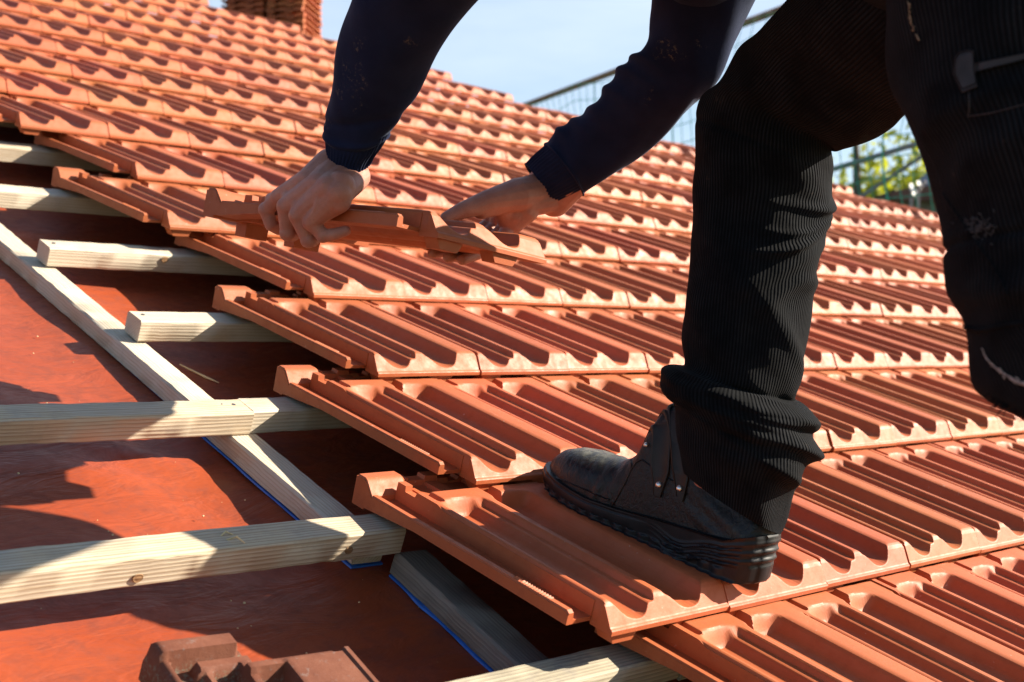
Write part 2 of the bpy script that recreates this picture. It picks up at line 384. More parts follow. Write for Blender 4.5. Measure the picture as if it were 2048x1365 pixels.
def tile_top(U, V, teeth=True):
    pr = np.interp(U, PROF[:, 0], PROF[:, 1])
    dep = np.maximum(RIDGE - pr, 0); over = np.maximum(pr - RIDGE, 0)
    uc = np.where(U < 0.0905, 0.046, 0.137); hw = np.where(U < 0.0905, 0.044, 0.041)
    ve = 0.306 + 0.016 * np.sqrt(np.clip(1 - ((U - uc) / hw) ** 2, 0, 1)) - np.where(U < 0.0905, 0.004, 0)
    z = RIDGE + over - dep * sstep((ve - V) / 0.017 + 0.5)
    # the ledge above the front edge, bevelled lip
    cap = np.interp(V, [0, 0.0012, 0.0026, 0.004, 0.017, 0.0205, 0.0245, 0.030], [0.0052, 0.0068, 0.0073, 0.0085, 0.0275, 0.0312, 0.0334, 0.0345])
    k = 0.0012; h = np.clip(0.5 + 0.5 * (cap - z) / k, 0, 1); z = cap * (1 - h) + z * h - k * h * (1 - h)
    # the head behind the deck, hidden under the next course except on an open edge
    head = np.interp(V, [0, 0.349, 0.3525, 0.356], [1, 1, 0.5, 0])
    hz = np.full_like(z, 0.0165) + np.where(V > 0.409, 0.0075, 0) + np.where((U > 0.026) & (U < 0.034), 0.004, 0) + np.where((U > 0.062) & (U < 0.085), 0.005, 0) + np.where((U > 0.13) & (U < 0.168), 0.005, 0)
    z = z * head + hz * (1 - head)
    rec = sstep((U - 0.1035) / 0.004 + 0.5) * sstep((0.1245 - U) / 0.006 + 0.5) * sstep((V - 0.305) / 0.02 + 0.5)
    z = np.minimum(z, RIDGE - 0.0145 * rec) * (rec > 0) + z * (rec <= 0)
    rec2 = sstep((U - 0.0105) / 0.004 + 0.5) * sstep((0.0205 - U) / 0.004 + 0.5) * sstep((V - 0.322) / 0.014 + 0.5)
    z = np.minimum(z, RIDGE - 0.011 * rec2) * (rec2 > 0) + z * (rec2 <= 0)
    wall = (U >= -0.001) & (U < 0.0115)
    z = np.where(wall & (V > 0.352) & (V < 0.372), 0.026, z)
    z = np.where(wall & (V >= 0.372) & (V < 0.3885), 0.0335, z)
    # flange on the left: outer rim, channel
    fl = U < -0.0012
    rim = 0.0212 - 0.0034 * np.clip(V / 0.4, 0, 1) - np.where(U < -0.0392, 0.0022, 0)
    fz = np.where(U < -0.0305, rim, 0.0095)
    if teeth:
        t = np.abs(((V - 0.066) / 0.0042) % 1 - 0.5) * 2
        fz = np.where((U < -0.0305) & (U > -0.037) & (V > 0.066) & (V < 0.125), fz + 0.0022 * (t - 0.3), fz)
    fz = np.where((U < -0.0305) & (V < 0.037), fz - 0.003, fz)
    z = np.where(fl, fz, z)
    blk = (U < 0.026) & (V > 0.3885)
    z = np.where(blk, 0.0345 - np.clip((0.406 - V) / 0.0175, 0, 1) * 0.019 - np.clip((U - 0.018) / 0.008, 0, 1) * 0.006 - np.where((V > 0.4225) | (U < -0.0392), 0.003, 0), z)
    return z
def tile_bot(U, V):
    pr = np.interp(U, PROF[:, 0], PROF[:, 1])
    b = np.where(U > 0.1715, 0.0245, np.clip(pr - 0.0135, -0.002, 1))
    b = np.where((V < 0.034) & (U >= 0), 0.0, b)
    b = np.where((V > 0.35) & (U >= 0), -0.004, b)
    b = np.where(U < -0.0012, 0.0045 - np.clip((V - 0.3) / 0.1, 0, 1) * 0.008, b)
    nib = ((U > 0.004) & (U < 0.052)) | ((U > 0.108) & (U < 0.160))
    sl = np.minimum(np.abs(U - 0.004), np.abs(U - 0.052)); sl2 = np.minimum(np.abs(U - 0.108), np.abs(U - 0.160))
    tap = np.clip(np.where(U < 0.09, sl, sl2) / 0.008, 0.0, 1)
    b = np.where(nib & (V > 0.005) & (V < 0.028), -0.013 * tap, b)
    b = np.where((V > 0.401) & (((U > 0.02) & (U < 0.06)) | ((U > 0.11) & (U < 0.16))), -0.024, b)
    b = np.where((U < 0.0125) & (V > 0.401), -0.006, b)
    return b
def tile_mask(u, v):
    if u < 0 and v < 0.033: return False
    if u > 0.1705 and v > 0.384: return False
    return True
def tile_mesh(name, fine):
    us = [-0.04, -0.0394, -0.0385, -0.036, -0.0315, -0.0304, -0.0295, -0.018, -0.004, -0.0016, -0.0008] + list(PROF[:, 0]) + [0.008, 0.0115, 0.0125, 0.0135, 0.012, 0.044, 0.118, 0.154, 0.0195, 0.0205, 0.0595, 0.0605, 0.037, 0.051, 0.0255, 0.0265, 0.0335, 0.0345, 0.0845, 0.0855, 0.148, 0.1295, 0.1305, 0.168, 0.1695, 0.171] + list(np.arange(0.0095, 0.1055, 0.00125)) + list(np.arange(0.1065, 0.175, 0.0016))
    us = sorted(set(round(x, 5) for x in us))
    vs = list(np.arange(0.29, 0.35, 0.0025)) + list(np.arange(0.0045, 0.0285, 0.00075)) + [0.356, 0.3535, 0, .0012, .0026, .004, .0052, .007, .009, .011, .013, .015, .017, .019, .021, .023, .0255, .0278, .0285, .031, .0328, .0332, .0370, .0374, .05, .065, .1, .15, .2, .25, .28, .291, .297, .302, .306, .31, .314, .318, .322, .327, .333, .338, .342, .346, .3495, .352, .3525, .3715, .3725, .3840, .3882, .3888, .394, .3995, .4005, .4015, .404, .4085, .4095, .416, .422, .423, .425]
    if fine: vs += list(np.arange(0.0661, 0.126, 0.00105))
    vs = sorted(set(round(x, 5) for x in vs))
    us = np.array(us); vs = np.array(vs)
    v, f = height_mesh(us, vs, lambda U, V: tile_top(U, V, fine), tile_bot, tile_mask)
    return make_mesh(name, v, f, M_TILE, 32)
ME_FIELD = tile_mesh('roof_tile', False); ME_EDGE = tile_mesh('roof_tile_edge', True)
TR = Matrix.Rotation(-math.atan(TILT / PV), 4, 'X')
AR = Matrix([[*A[i], O[i]] for i in range(3)] + [[0, 0, 0, 1]])
def tile_matrix(u, v, w=0, rz=0.0, ry=0.0):
    return AR @ Matrix.Translation((u, v, w)) @ TR @ Matrix.Rotation(rz, 4, 'Z') @ Matrix.Rotation(ry, 4, 'Y')

HIP = np.array([(-4.0, 9.5), (0.0, 7.75), (2.0, 6.0), (2.584, 5.353), (2.822, 5.08), (3.01, 4.829), (3.25, 4.42), (3.40, 4.0), (3.60, 3.60), (4.03, 3.33), (4.947, 2.851), (5.162, 2.5), (5.75, 2.0), (6.9, 1.0), (8.0, 0.0), (9.2, -1.0)])
def hip_u(v): return float(np.interp(-v, -HIP[:, 1], HIP[:, 0]))
OFF = {-2: 0.0, -1: 0.52, 0: 0.0, 1: 0.454, 2: 0.905, 3: 1.405, 4: 0.973, 5: 1.468, 6: 0.96, 7: 1.474}
ROW_WORDS = {-2: 'lowest course in the corner', -1: 'course below the boot', 0: 'course the boot stands on', 1: 'first course above the boot', 2: 'second course above the boot', 3: 'third course above the boot',
             4: 'fourth course above the boot, behind the held tile', 5: 'fifth course above the boot', 6: 'sixth course above the boot', 7: 'seventh course above the boot'}
EDGE_LABEL = {-1: 'terracotta tile with open flange at the bottom edge, lowest laid, over the mottled batten',
 0: 'terracotta tile beneath the black boot, its toothed flange open over the lowest battens',
 1: 'terracotta tile with open flange, left end of the course just above the boot toe',
 2: 'terracotta tile with open flange, left end of the second course above the boot',
 3: 'terracotta tile with open flange directly under the held tile and hand',
 4: 'terracotta tile with open flange left of the held tile, half under its raised head',
 5: 'terracotta tile with open flange in the upper left, higher than the held tile',
 6: 'terracotta tile at the far left picture edge, its lower corner over the topmost batten'}
FIRST = {-2: 1, -1: 0, 0: 0, 1: 0, 2: 0, 3: 0, 4: 0, 5: 0, 6: 0}
spots = []
for r in range(-3, 25):
    o = OFF.get(r, (0.0 if r % 2 == 0 else 0.5))
    j0 = FIRST.get(r, -24)
    for j in range(j0, 60):
        u = (j + o) * PU; v = r * PV
        if r == -1 and j == 1: pass
        if u + 0.5 * PU > hip_u(v + 0.12): break
        P = [w2px(rw(u + a, v + b, 0.02)) for a in (-0.04, 0.215) for b in (0.0, 0.35)]
        if min(q[2] for q in P) < 0.25: continue
        xs = [q[0] for q in P]; ys = [q[1] for q in P]
        if max(xs) < -40 or min(xs) > 2090 or max(ys) < -30 or min(ys) > 1400: continue
        d = np.mean([q[2] for q in P])
        cx_, cy_ = (min(xs) + max(xs)) / 2, (min(ys) + max(ys)) / 2
        hid = (cx_ > 1930 and cy_ < 780) or (1440 < cx_ < 1590 and 340 < cy_ < 900) or (1560 < cx_ < 1780 and cy_ < 240)
        spots.append((d + (50 if hid else 0), r, j, u, v))
spots.sort()
print('tiles in view', len(spots), 'not hidden', sum(1 for s in spots if s[0] < 50))
GROUP_T = 'terracotta tiles laid in courses on the roof'
rest = []
for i, (d, r, j, u, v) in enumerate(spots):
    du, dv = RNG.normal(0, 0.0009), RNG.normal(0, 0.0014); rz = RNG.normal(0, 0.0022); ry = RNG.normal(0, 0.002)
    mtx = tile_matrix(u + du, v + dv, RNG.normal(0, 0.0006), rz, ry)
    edge = j == FIRST.get(r, -99)
    if i >= 298: rest.append(mtx); continue
    t = put('roof_tile', ME_EDGE if edge else ME_FIELD, matrix=mtx)
    if edge and r in EDGE_LABEL: lab = EDGE_LABEL[r]
    elif r == 0 and j == 1: lab = 'terracotta tile under the heel of the black boot'
    elif r in ROW_WORDS: lab = 'terracotta roof tile, inner one of the ' + ROW_WORDS[r]
    elif r < 11: lab = 'terracotta roof tile in the blurred upper courses left of and behind the sleeves'
    else: lab = 'small far terracotta roof tile in the top courses close to the ridge'
    tag(t, lab, 'roof tile', GROUP_T, 'thing')
if rest:
    vv, ff = [], []
    base_v = np.array([q.co[:] for q in ME_FIELD.vertices]); base_f = [tuple(p.vertices) for p in ME_FIELD.polygons]
    for mtx in rest:
        R_ = np.array(mtx); n = len(vv) and sum(len(a) for a in vv)
        vv.append(base_v @ R_[:3, :3].T + R_[:3, 3]); ff += [tuple(i + n for i in f) for f in base_f]
    o = build('far_roof_tiles', np.concatenate(vv), ff, M_TILE, base=rw(3, 3, 0), smooth=32)
    tag(o, 'mass of terracotta tiles of the far courses behind the worker, up to the hip', 'roof tiles', kind='stuff')

# the tile in the worker's hands
TP = np.array([[0.6432, -0.7481, 0.1635], [0.11, -0.1211, -0.9865], [0.7578, 0.6525, 0.0044]]); TO = np.array([-0.0909, -0.1265, 1.6371])
Rw_ = A @ RC.T @ TP; To_ = cw(*TO)
HELD = Matrix([[*Rw_[i], To_[i]] for i in range(3)] + [[0, 0, 0, 1]])
t = put('roof_tile', ME_EDGE, matrix=HELD)
tag(t, 'terracotta roof tile lifted level above the others in both hands of the worker', 'roof tile', None, 'thing')
def tp(u, v, z): return np.array((HELD @ Vector((u, v, z)))[:])

# ------------------------------------------------------------------ battens, counter battens, underlay, house
def timber(name, L_, wd, ht, mat, mtx, seed, rough=0.0004, ends=0.0):
    """rough sawn bar: local X along, Y width, Z height, origin at one end's low front corner"""
    rg = np.random.default_rng(seed); n = max(8, int(L_ / 0.02)); rings = []
    prof = [(0.002, 0), (wd - 0.002, 0), (wd, 0.002), (wd, ht - 0.003), (wd - 0.003, ht), (0.003, ht), (0, ht - 0.003), (0, 0.002)]
    bow = [rg.normal(0, 0.0012) for _ in range(4)]
    for i in range(n + 1):
        x = L_ * i / n; dy = sum(bow[k] * math.sin((k + 1) * x * 2.1 + k) for k in range(2)); dz = sum(bow[k + 2] * math.sin((k + 1) * x * 1.7 + k) for k in range(2))
        e = 1 if 0 < i < n else 0
        rings.append([(x + (0 if e else rg.normal(0, ends)), a + dy + rg.normal(0, rough), b + dz + rg.normal(0, rough)) for a, b in prof])
    v = [q for r_ in rings for q in r_]; f = []
    for i in range(n):
        for j in range(8):
            k = (j + 1) % 8; f.append((i * 8 + k, i * 8 + j, (i + 1) * 8 + j, (i + 1) * 8 + k))
    f.append(tuple(range(8))); f.append(tuple(n * 8 + j for j in range(7, -1, -1)))
    return put(name, make_mesh(name, v, f, mat, 40), matrix=mtx)
def roof_m(u, v, w, rz=0.0): return AR @ Matrix.Translation((u, v, w)) @ Matrix.Rotation(rz, 4, 'Z')
BT = -0.049; BH = 0.036; BW = 0.048
GB = 'wooden battens carrying the tiles'
def batten(k, u0, u1, mat, label, seed, v=None, dz=0.0, rz=0.0):
    b = timber('roof_batten', u1 - u0, BW, BH, mat, roof_m(u0, (k * PV - 0.003) if v is None else v, BT - BH + dz, rz), seed)
    return tag(b, label, 'batten', GB, 'thing')
batten(0, -1.25, 0.155, M_WOODM, 'mottled weathered batten in the bottom corner under the lowest tiles', 1)
batten(0, 0.158, 2.6, M_WOODM, 'end of a weathered batten butting the bottom one, nearly covered by tiles', 15, dz=-0.0005)
batten(1, -1.5, -0.010, M_WOOD2, 'long pale batten with a torn splinter, lowest of those crossing the red sheet', 2, rz=-0.004)
batten(2, -1.7, -0.022, M_WOOD2, 'long batten with grey top whose right end butts another over the sloping bar', 3, dz=0.001)
batten(2, -0.0205, 3.0, M_WOOD, 'pale batten running under the tiles from the butt joint', 4)
batten(3, -0.021, 3.0, M_WOOD, 'pale batten with sawn end, nearer of the two ending on the sloping bar', 5)
batten(4, -0.021, 3.0, M_WOOD, 'pale batten with sawn end, farther of the two ending on the sloping bar', 6)
batten(5, -2.0, 3.0, M_WOOD, 'pale batten entering from the left edge below the upper left tiles', 7)
batten(6, -2.2, 3.0, M_WOOD2, 'mostly shaded topmost visible batten at the left edge under the tiles', 8)
batten(7, -2.4, 3.0, M_WOOD2, 'batten hidden in shade under the uppermost left tiles', 9)

M_KNOT = wood('knot_wood', (0.27, 0.16, 0.08), (0.21, 0.115, 0.055), (0.10, 0.05, 0.022))
def knot(px, py, v, r, label=None):
    """a knot in the front face of a batten, with its darker rim"""
    d = RC.T @ np.array([(px - 1024) / FPX, (py - 682.5) / FPX, 1]); c = CAM_R + (v - CAM_R[1]) / d[1] * d; m = []; f = []
    m.append((c[0], v - 0.0010, c[2]))
    for q, dep in ((0.45, 0.0009), (0.75, 0.0005), (0.88, 0.0008), (1.0, -0.0005)):
        for j in range(18): a = j * math.pi / 9; m.append((c[0] + 1.25 * r * q * math.cos(a), v - dep, c[2] + r * q * math.sin(a) * (1 + 0.1 * math.sin(3 * a))))
    for j in range(18): f.append((0, 1 + j, 1 + (j + 1) % 18))
    for i in range(3):
        for j in range(18): k = (j + 1) % 18; f.append((1 + i * 18 + j, 1 + (i + 1) * 18 + j, 1 + (i + 1) * 18 + k, 1 + i * 18 + k))
    return np.array(m), f
for k_, px, py, r in ((1, 693, 1097, 0.0050), (1, 272, 1153, 0.0055), (3, 452, 657, 0.0095), (4, 330, 520, 0.006)):
    par = [o for o in COL.objects if o.name.startswith('roof_batten') and abs(w2r(np.array(o.matrix_world.translation))[1] - (k_ * PV - 0.003)) < 0.004][0]
    y_at = k_ * PV - 0.003
    v_, f_ = knot(px, py, y_at - 0.0005, r); inv = par.matrix_world.inverted()
    # follow the slight skew of the bar
    loc = [inv @ Vector(A @ q + O) for q in v_]; sh = -0.0022 - max(q.y for q in loc) + 0.0024
    loc = [(q.x, q.y + sh, q.z) for q in loc]
    put('knot', make_mesh('knot', loc, f_, M_KNOT, 60), parent=par)
CT_ = BT - BH - 0.0005; CH = 0.0305; CW_ = 0.054
def counter(u0, v0, v1, mat, label, seed, rz=0.0, CWD=CW_):
    c = timber('counter_batten', v1 - v0, CWD, CH, mat, AR @ Matrix.Translation((u0 + CWD, v0, CT_ - CH)) @ Matrix.Rotation(math.pi / 2 + rz, 4, 'Z'), seed)
    tag(c, label, 'counter batten', 'bars running up the slope under the battens', 'thing')
    n = 90; L_ = v1 - v0; rg = np.random.default_rng(seed + 50); v = []; f = []
    for i in range(n + 1):
        x = L_ * i / n; e = (0.0014 + 0.0010 * math.sin(i * 0.9) + rg.normal(0, 0.0006)) 
        if x > 0.42 and CWD < 0.05: e = -0.004
        for y, z in ((CWD + e, 0.0002), (CWD + e * 0.6, 0.0026), (CWD - 0.004, 0.0030), (0.004, 0.0030), (-e, 0.0026), (-e, 0.0002)):
            v.append((x - 0.002, y, z - 0.0034))
    for i in range(n):
        for j in range(5): f.append((i * 6 + j, i * 6 + j + 1, (i + 1) * 6 + j + 1, (i + 1) * 6 + j))
        f.append((i * 6 + 5, i * 6, (i + 1) * 6, (i + 1) * 6 + 5))
    f.append((0, 1, 2, 3, 4, 5)); f.append(tuple(n * 6 + j for j in range(5, -1, -1)))
    put('sealing_tape', make_mesh('sealing_tape', v, f, M_TAPE, 40), parent=c)
    return c
counter(-0.0530, 0.375, 2.75, M_WOOD, 'pale bar sloping up the roof beneath the sawn batten ends', 21, -0.004, 0.048)
counter(-0.100, -1.10, 0.347, M_WOODG, 'grey weathered bar edged with blue tape at the bottom, starting behind the lowest long batten', 22, -0.060, 0.052)
counter(0.62, -1.10, 3.0, M_WOODG, 'grey bar hidden in the dark beneath the tiles', 23)
counter(-0.72, -1.10, 3.0, M_WOOD, 'pale bar up the slope just beyond the left picture edge', 24)

def roof_sheet():
    us = np.linspace(-3.2, 3.2, 321); vs = np.linspace(-1.3, 3.4, 236)
    U, V = np.meshgrid(us, vs)
    rg = np.random.default_rng(5)
    Z = np.full_like(U, CT_ - CH - 0.0035)
    g = lambda x, s: np.exp(-(x / s) ** 2)
    for _ in range(18):
        a = rg.uniform(0, math.pi); kx, ky = math.cos(a), math.sin(a); fr = rg.uniform(6, 20); ph = rg.uniform(0, 6.28)
        Z += 0.0011 * np.sin(fr * (U * kx + V * ky) + ph)
    # the sheet is pinned under the bars and sags between them; folds fan out from the fixings
    pin = g(U + 0.03, 0.06) + g(U - 0.647, 0.06) + g(U + 0.693, 0.06)
    Z -= 0.009 * (1 - np.clip(pin, 0, 1))
    Z += 0.010 * g(U + 0.30, 0.20) * g(V - 1.05, 0.35)
    Z += 0.0045 * np.sin(55 * (U * 0.45 + V) + 6 * np.sin(3 * U)) * g(U + 0.17, 0.12) * g(V - 0.72, 0.10)
    Z += 0.0040 * np.sin(48 * (U * 0.8 + V * 0.6)) * g(U + 0.12, 0.14) * g(V - 0.55, 0.14)
    Z += 0.0050 * np.sin(60 * (U * 0.35 + V)) * g(U + 0.10, 0.10) * g(V - 0.10, 0.14)
    Z = np.where(pin > 0.5, np.minimum(Z, CT_ - CH - 0.0036), Z)
    vv = np.stack([U, V, Z], -1).reshape(-1, 3) @ A.T + O
    n = len(us); f = [(j * n + i, j * n + i + 1, (j + 1) * n + i + 1, (j + 1) * n + i) for j in range(len(vs) - 1) for i in range(n - 1)]
    o = build('roof_underlay', vv, f, M_MEMB, base=rw(0, 0, -0.12), smooth=60)
    tag(o, 'creased red plastic underlay sheet lying beneath the wooden bars', 'roof underlay', kind='thing')
roof_sheet()
M_DECK = simple('deck_boards', (0.30, 0.22, 0.13), 0.8); M_PLASTER = simple('cream_plaster', (0.62, 0.57, 0.47), 0.9)
def house():
    h = empty('house', (2.5, 2.0, 0))
    tag(h, 'house whose roof is being tiled, the deck lying under the red sheet', 'house')
    poly = [(-4.4, -1.6), (9.6, -1.6)] + [(float(a), float(b)) for a, b in HIP[::-1] if b > -1.5 and b < 9] + [(-4.4, 9.0)]
    poly = [(a - 0.12 if (a > -4 and a < 9.5) else a, b) for a, b in poly]
    n = len(poly); m = MB()
    m.add([rw(a, b, -0.150) for a, b in poly] + [rw(a, b, -0.30) for a, b in poly], [tuple(range(n)), tuple(range(2 * n - 1, n - 1, -1))] + [(i, i + n, (i + 1) % n + n, (i + 1) % n) for i in range(n)])
    m.build('roof_deck', M_DECK, h, smooth=0)
    m = MB(); y0 = rw(0, -1.0, 0)[1]; z0 = rw(0, -1.0, -0.42)[2]
    m.box((2.5, y0 + 0.15, z0 / 2), (6.3, 0, 0), (0, 0.15, 0), (0, 0, z0 / 2)); m.box((-3.65, y0 + 4.3, z0 / 2), (0.15, 0, 0), (0, 3.99, 0), (0, 0, z0 / 2)); m.box((8.65, y0 + 1.5, z0 / 2), (0.15, 0, 0), (0, 1.19, 0), (0, 0, z0 / 2))
    m.build('wall', M_PLASTER, h, smooth=0)
house()

# ------------------------------------------------------------------ loose things on the roof
def old_tile():
    k = Mat('old_brown_clay', 0.75, 0.3); o = k.mapping(); n = k.noise(o, 30, 6, 0.65); n2 = k.noise(o, 140, 5, 0.7)
    c = k.mix(k.ramp(n, [(0.35, 0.0), (0.7, 1.0)]), (0.115, 0.036, 0.019), (0.165, 0.060, 0.034))
    c = k.mix(k.ramp(n2, [(0.58, 0.0), (0.70, 0.6)]), c, (0.17, 0.14, 0.13))
    sx = k.n('ShaderNodeNewGeometry'); sz = k.n('ShaderNodeSeparateXYZ'); k.l(o, sz.inputs[0])
    lich = k.math('MULTIPLY', k.ramp(sz.outputs[2], [(0.020, 1.0), (0.026, 0.0)]), k.ramp(k.noise(o, 260, 4, 0.7), [(0.50, 0.0), (0.62, 0.8)]))
    c = k.mix(lich, c, (0.16, 0.17, 0.12))
    k.color(c); k.bump(n2, 0.4, 0.0015).bump(k.noise(o, 700, 2), 0.3, 0.0006)
    def top(U, V):
        z = np.full_like(U, 0.016)
        def rib(a, b, h, v0=-1, v1=9, s=0.005):
            h = 0.016 + (h - 0.016) * 0.82
            m = sstep((U - a) / s + 0.5) * sstep((b - U) / s + 0.5) * sstep((V - v0) / s + 0.5) * sstep((v1 - V) / s + 0.5)
            np.maximum(z, 0.016 + (h - 0.016) * m, out=z)
        rib(0.0, 0.013, 0.034); rib(0.040, 0.050, 0.028, -1, 0.31)
        rib(0.0, 0.088, 0.044, 0.318, 0.345); rib(0.034, 0.096, 0.034, 0.296, 0.312)
        rib(0.078, 0.090, 0.036, -1, 0.30); rib(0.078, 0.182, 0.044, 0.276, 0.290)
        rib(0.118, 0.192, 0.047, -1, 0.286); rib(0.186, 0.198, 0.050, 0.2, 0.289)
        rib(0.215, 0.228, 0.03)
        edge = np.minimum(np.minimum(U, 0.24 - U), 0.345 - V)
        return z - 0.010 * np.clip(1 - edge / 0.008, 0, 1) ** 2
    us = np.linspace(0, 0.24, 97); vs = np.linspace(0, 0.345, 116)
    v, f = height_mesh(us, vs, top, lambda U, V: np.where((V > 0.30) & (U < 0.1), -0.008, 0.004), lambda a, b: not (a > 0.10 and b > 0.30) and a < 0.212)
    mtx = AR @ Matrix.Translation((-0.462, -0.135, -0.104)) @ Matrix.Rotation(math.radians(-4), 4, 'Z') @ Matrix.Rotation(math.radians(2.0), 4, 'X')
    o = put('old_roof_tile', make_mesh('old_roof_tile', v, f, k.m, 35), matrix=mtx)
    tag(o, 'old dark brown weathered tile with lichen lying on the red sheet at the bottom', 'roof tile', kind='thing')
old_tile()

def pile():
    base = at(557, 88, 7.75); ang = math.radians(-52)
    n = 0
    for layer in range(12):
        for k in range(2):
            c = base + np.array([0, 0, 0.034 * layer]); R_ = Matrix.Rotation(ang + RNG.normal(0, 0.02), 4, 'Z')
            off = R_ @ Vector((-0.24 + 0.235 * k, -0.21, 0))
            t = put('stacked_tile', ME_FIELD, matrix=Matrix.Translation(Vector(c) + off) @ R_)
            tag(t, 'terracotta tile in the flat pile standing at the ridge against the sky', 'roof tile', 'tiles piled at the ridge', 'thing')
            n += 1
pile()
M_SPL = simple('wood_splinter', (0.62, 0.48, 0.27), 0.7)
def splinter(pts, r, label):
    m = MB(); m.tube(pts, r, 5); o = m.build('wood_splinter', M_SPL); tag(o, label, 'splinter', 'splinters of wood left on the roof')
splinter([rw(0.055, 1.030, -0.118), rw(0.080, 0.985, -0.122), rw(0.092, 0.962, -0.122)], [0.0012, 0.002, 0.0006], 'thin splinter on the red sheet below a cut batten')
splinter([rw(-0.262, 0.362, BT + 0.001), rw(-0.256, 0.352, BT + 0.010), rw(-0.247, 0.346, BT + 0.004)], [0.0012, 0.0016, 0.0006], 'torn curl of wood standing on the lowest long batten')
splinter([rw(-0.266, 0.37, BT + 0.0005), rw(-0.258, 0.372, BT + 0.006), rw(-0.246, 0.37, BT + 0.001)], [0.001, 0.0014, 0.0005], 'short chip of wood lying on top of the lowest long batten')
def crumbs():
    m = MB(); rg = np.random.default_rng(3)
    for i in range(70):
        u, v = rg.uniform(-0.5, -0.02), rg.uniform(0.1, 1.3); c = rw(u, v, CT_ - CH - 0.0045); r = abs(rg.normal(0, 0.0009)) + 0.0004
        m.ball(c, r, 3, (1, 1, 0.7))
    o = m.build('sawdust', M_SPL, base=rw(-0.2, 0.5, -0.12)); tag(o, 'crumbs of sawdust and clay scattered on the red sheet', 'sawdust', kind='stuff')
crumbs()
def nails():
    k = M_NAIL = simple('steel', (0.16, 0.15, 0.15), 0.4, 0.5, 50, 0.3, 0.8)
    for u, v, l in ((-0.060, 0.725, 'left of two nail heads in the batten by the butt joint'), (-0.040, 0.722, 'right of two nail heads in the batten by the butt joint'), (0.012, 0.372, 'nail head near the right end of the lowest long batten'), (-0.004, 1.075, 'nail head in the nearer sawn batten end'), (-0.003, 1.425, 'nail head in the farther sawn batten end')):
        m = MB(); a = rw(u, v, BT - 0.003); m.tube([a, a + A @ np.array([0, 0, 0.0042])], 0.0032, 10); tag(m.build('nail', k), l, 'nail', 'nail heads in the battens')
nails()

# ------------------------------------------------------------------ scaffold, net and what lies behind
M_TUBE = simple('scaffold_steel', (0.20, 0.175, 0.18), 0.6, 0.3, 12, 0.3); M_RUST = simple('rusty_rail', (0.26, 0.12, 0.07), 0.7, 0.3, 12, 0.5)
M_NET = simple('green_net', (0.05, 0.36, 0.23), 0.6, 0.3)
RAIL0 = np.array([1.403, -1.733, 7.0]) * 9 / 7; RD = np.array([-0.48, 0.0075, 1.0])
def railp(s, drop=0.0, out=0.0): 
    p = RAIL0 + RD * s; q = cw(*p); q[2] -= drop; q += cdir(1, 0, 0.48) / 1.11 * out; return q
def pole(a, b, r, mat, label, g='scaffold tubes beyond the roof'):
    m = MB(); m.tube([a, b], r, 10); tag(m.build('scaffold_tube', mat), label, 'scaffold tube', g)
pole(railp(-3.4), railp(9.0), 0.026, M_RUST, 'thin brown top rail of the green net rising to the right against the sky')
pole(at(1560, 371, 8.9), at(2040, 226, 8.5), 0.019, M_TUBE, 'grey scaffold tube crossing the gap between the legs')
pole(at(1690, 416, 8.6), at(1990, 215, 8.2), 0.013, M_TUBE, 'thin dark brace slanting up right in the gap between the legs')
for s, l in ((-2.4, 'upright scaffold tube hidden behind the near leg'), (3.6, 'upright scaffold tube at the left end of the green net')):
    pole(railp(s, -0.02 if s < 0 else 0.0), railp(s, 7.0), 0.024, M_TUBE, l)
def net():
    m = MB(); step = 0.13; rows = 16; s0, s1 = -3.2, 4.2; nc = int((s1 - s0) * 1.11 / step); rg = np.random.default_rng(4)
    ph = rg.uniform(0, 6, 3)
    def P(i, j):
        s = s0 + (s1 - s0) * i / nc
        sag = 0.06 * abs(math.sin(i * 0.33)) * (1 - j / rows) + 0.03 * math.sin(i * 0.21 + ph[0])
        return railp(s + 0.02 * math.sin(j * 0.8 + i * 0.4), 0.03 + j * step * (1 + 0.06 * math.sin(i * 0.13 + ph[1])) + sag, 0.10 * math.sin(j * 0.3 + i * 0.11) - 0.05)
    for i in range(nc + 1): m.tube([P(i, j) for j in range(rows + 1)], 0.0030 * (2.2 if i % 9 == 0 else 1), 4, False)
    for j in range(rows + 1): m.tube([P(i, j) for i in range(nc + 1)], 0.0030, 4, False)
    o = m.build('safety_net', M_NET, base=railp(0, 2.2)); tag(o, 'green knotted safety net hanging from the rail beyond the roof edge', 'safety net')
net()

def leaf_mat(name, c1, c2):
    k = Mat(name, 0.55, 0.3); n = k.noise(k.mapping(), 1.4, 3); n2 = k.noise(k.mapping(), 9, 3)
    k.color(k.mix(k.ramp(k.math('ADD', k.math('MULTIPLY', n, 0.5), k.math('MULTIPLY', n2, 0.5)), [(0.4, 0.0), (0.6, 1.0)]), c1, c2))
    k.b.inputs['Transmission Weight'].default_value = 0.0
    tr = k.n('ShaderNodeBsdfTranslucent'); tr.inputs[0].default_value = (*np.minimum(np.array(c2) * 1.6, 1), 1); ad = k.n('ShaderNodeMixShader'); ad.inputs[0].default_value = 0.4
    out = k.t.nodes['Material Output']; k.l(k.b.outputs[0], ad.inputs[1]); k.l(tr.outputs[0], ad.inputs[2]); k.l(ad.outputs[0], out.inputs[0])
    return k.m
M_BARK = simple('bark', (0.10, 0.085, 0.06), 0.9, 0.2, 9, 0.4)
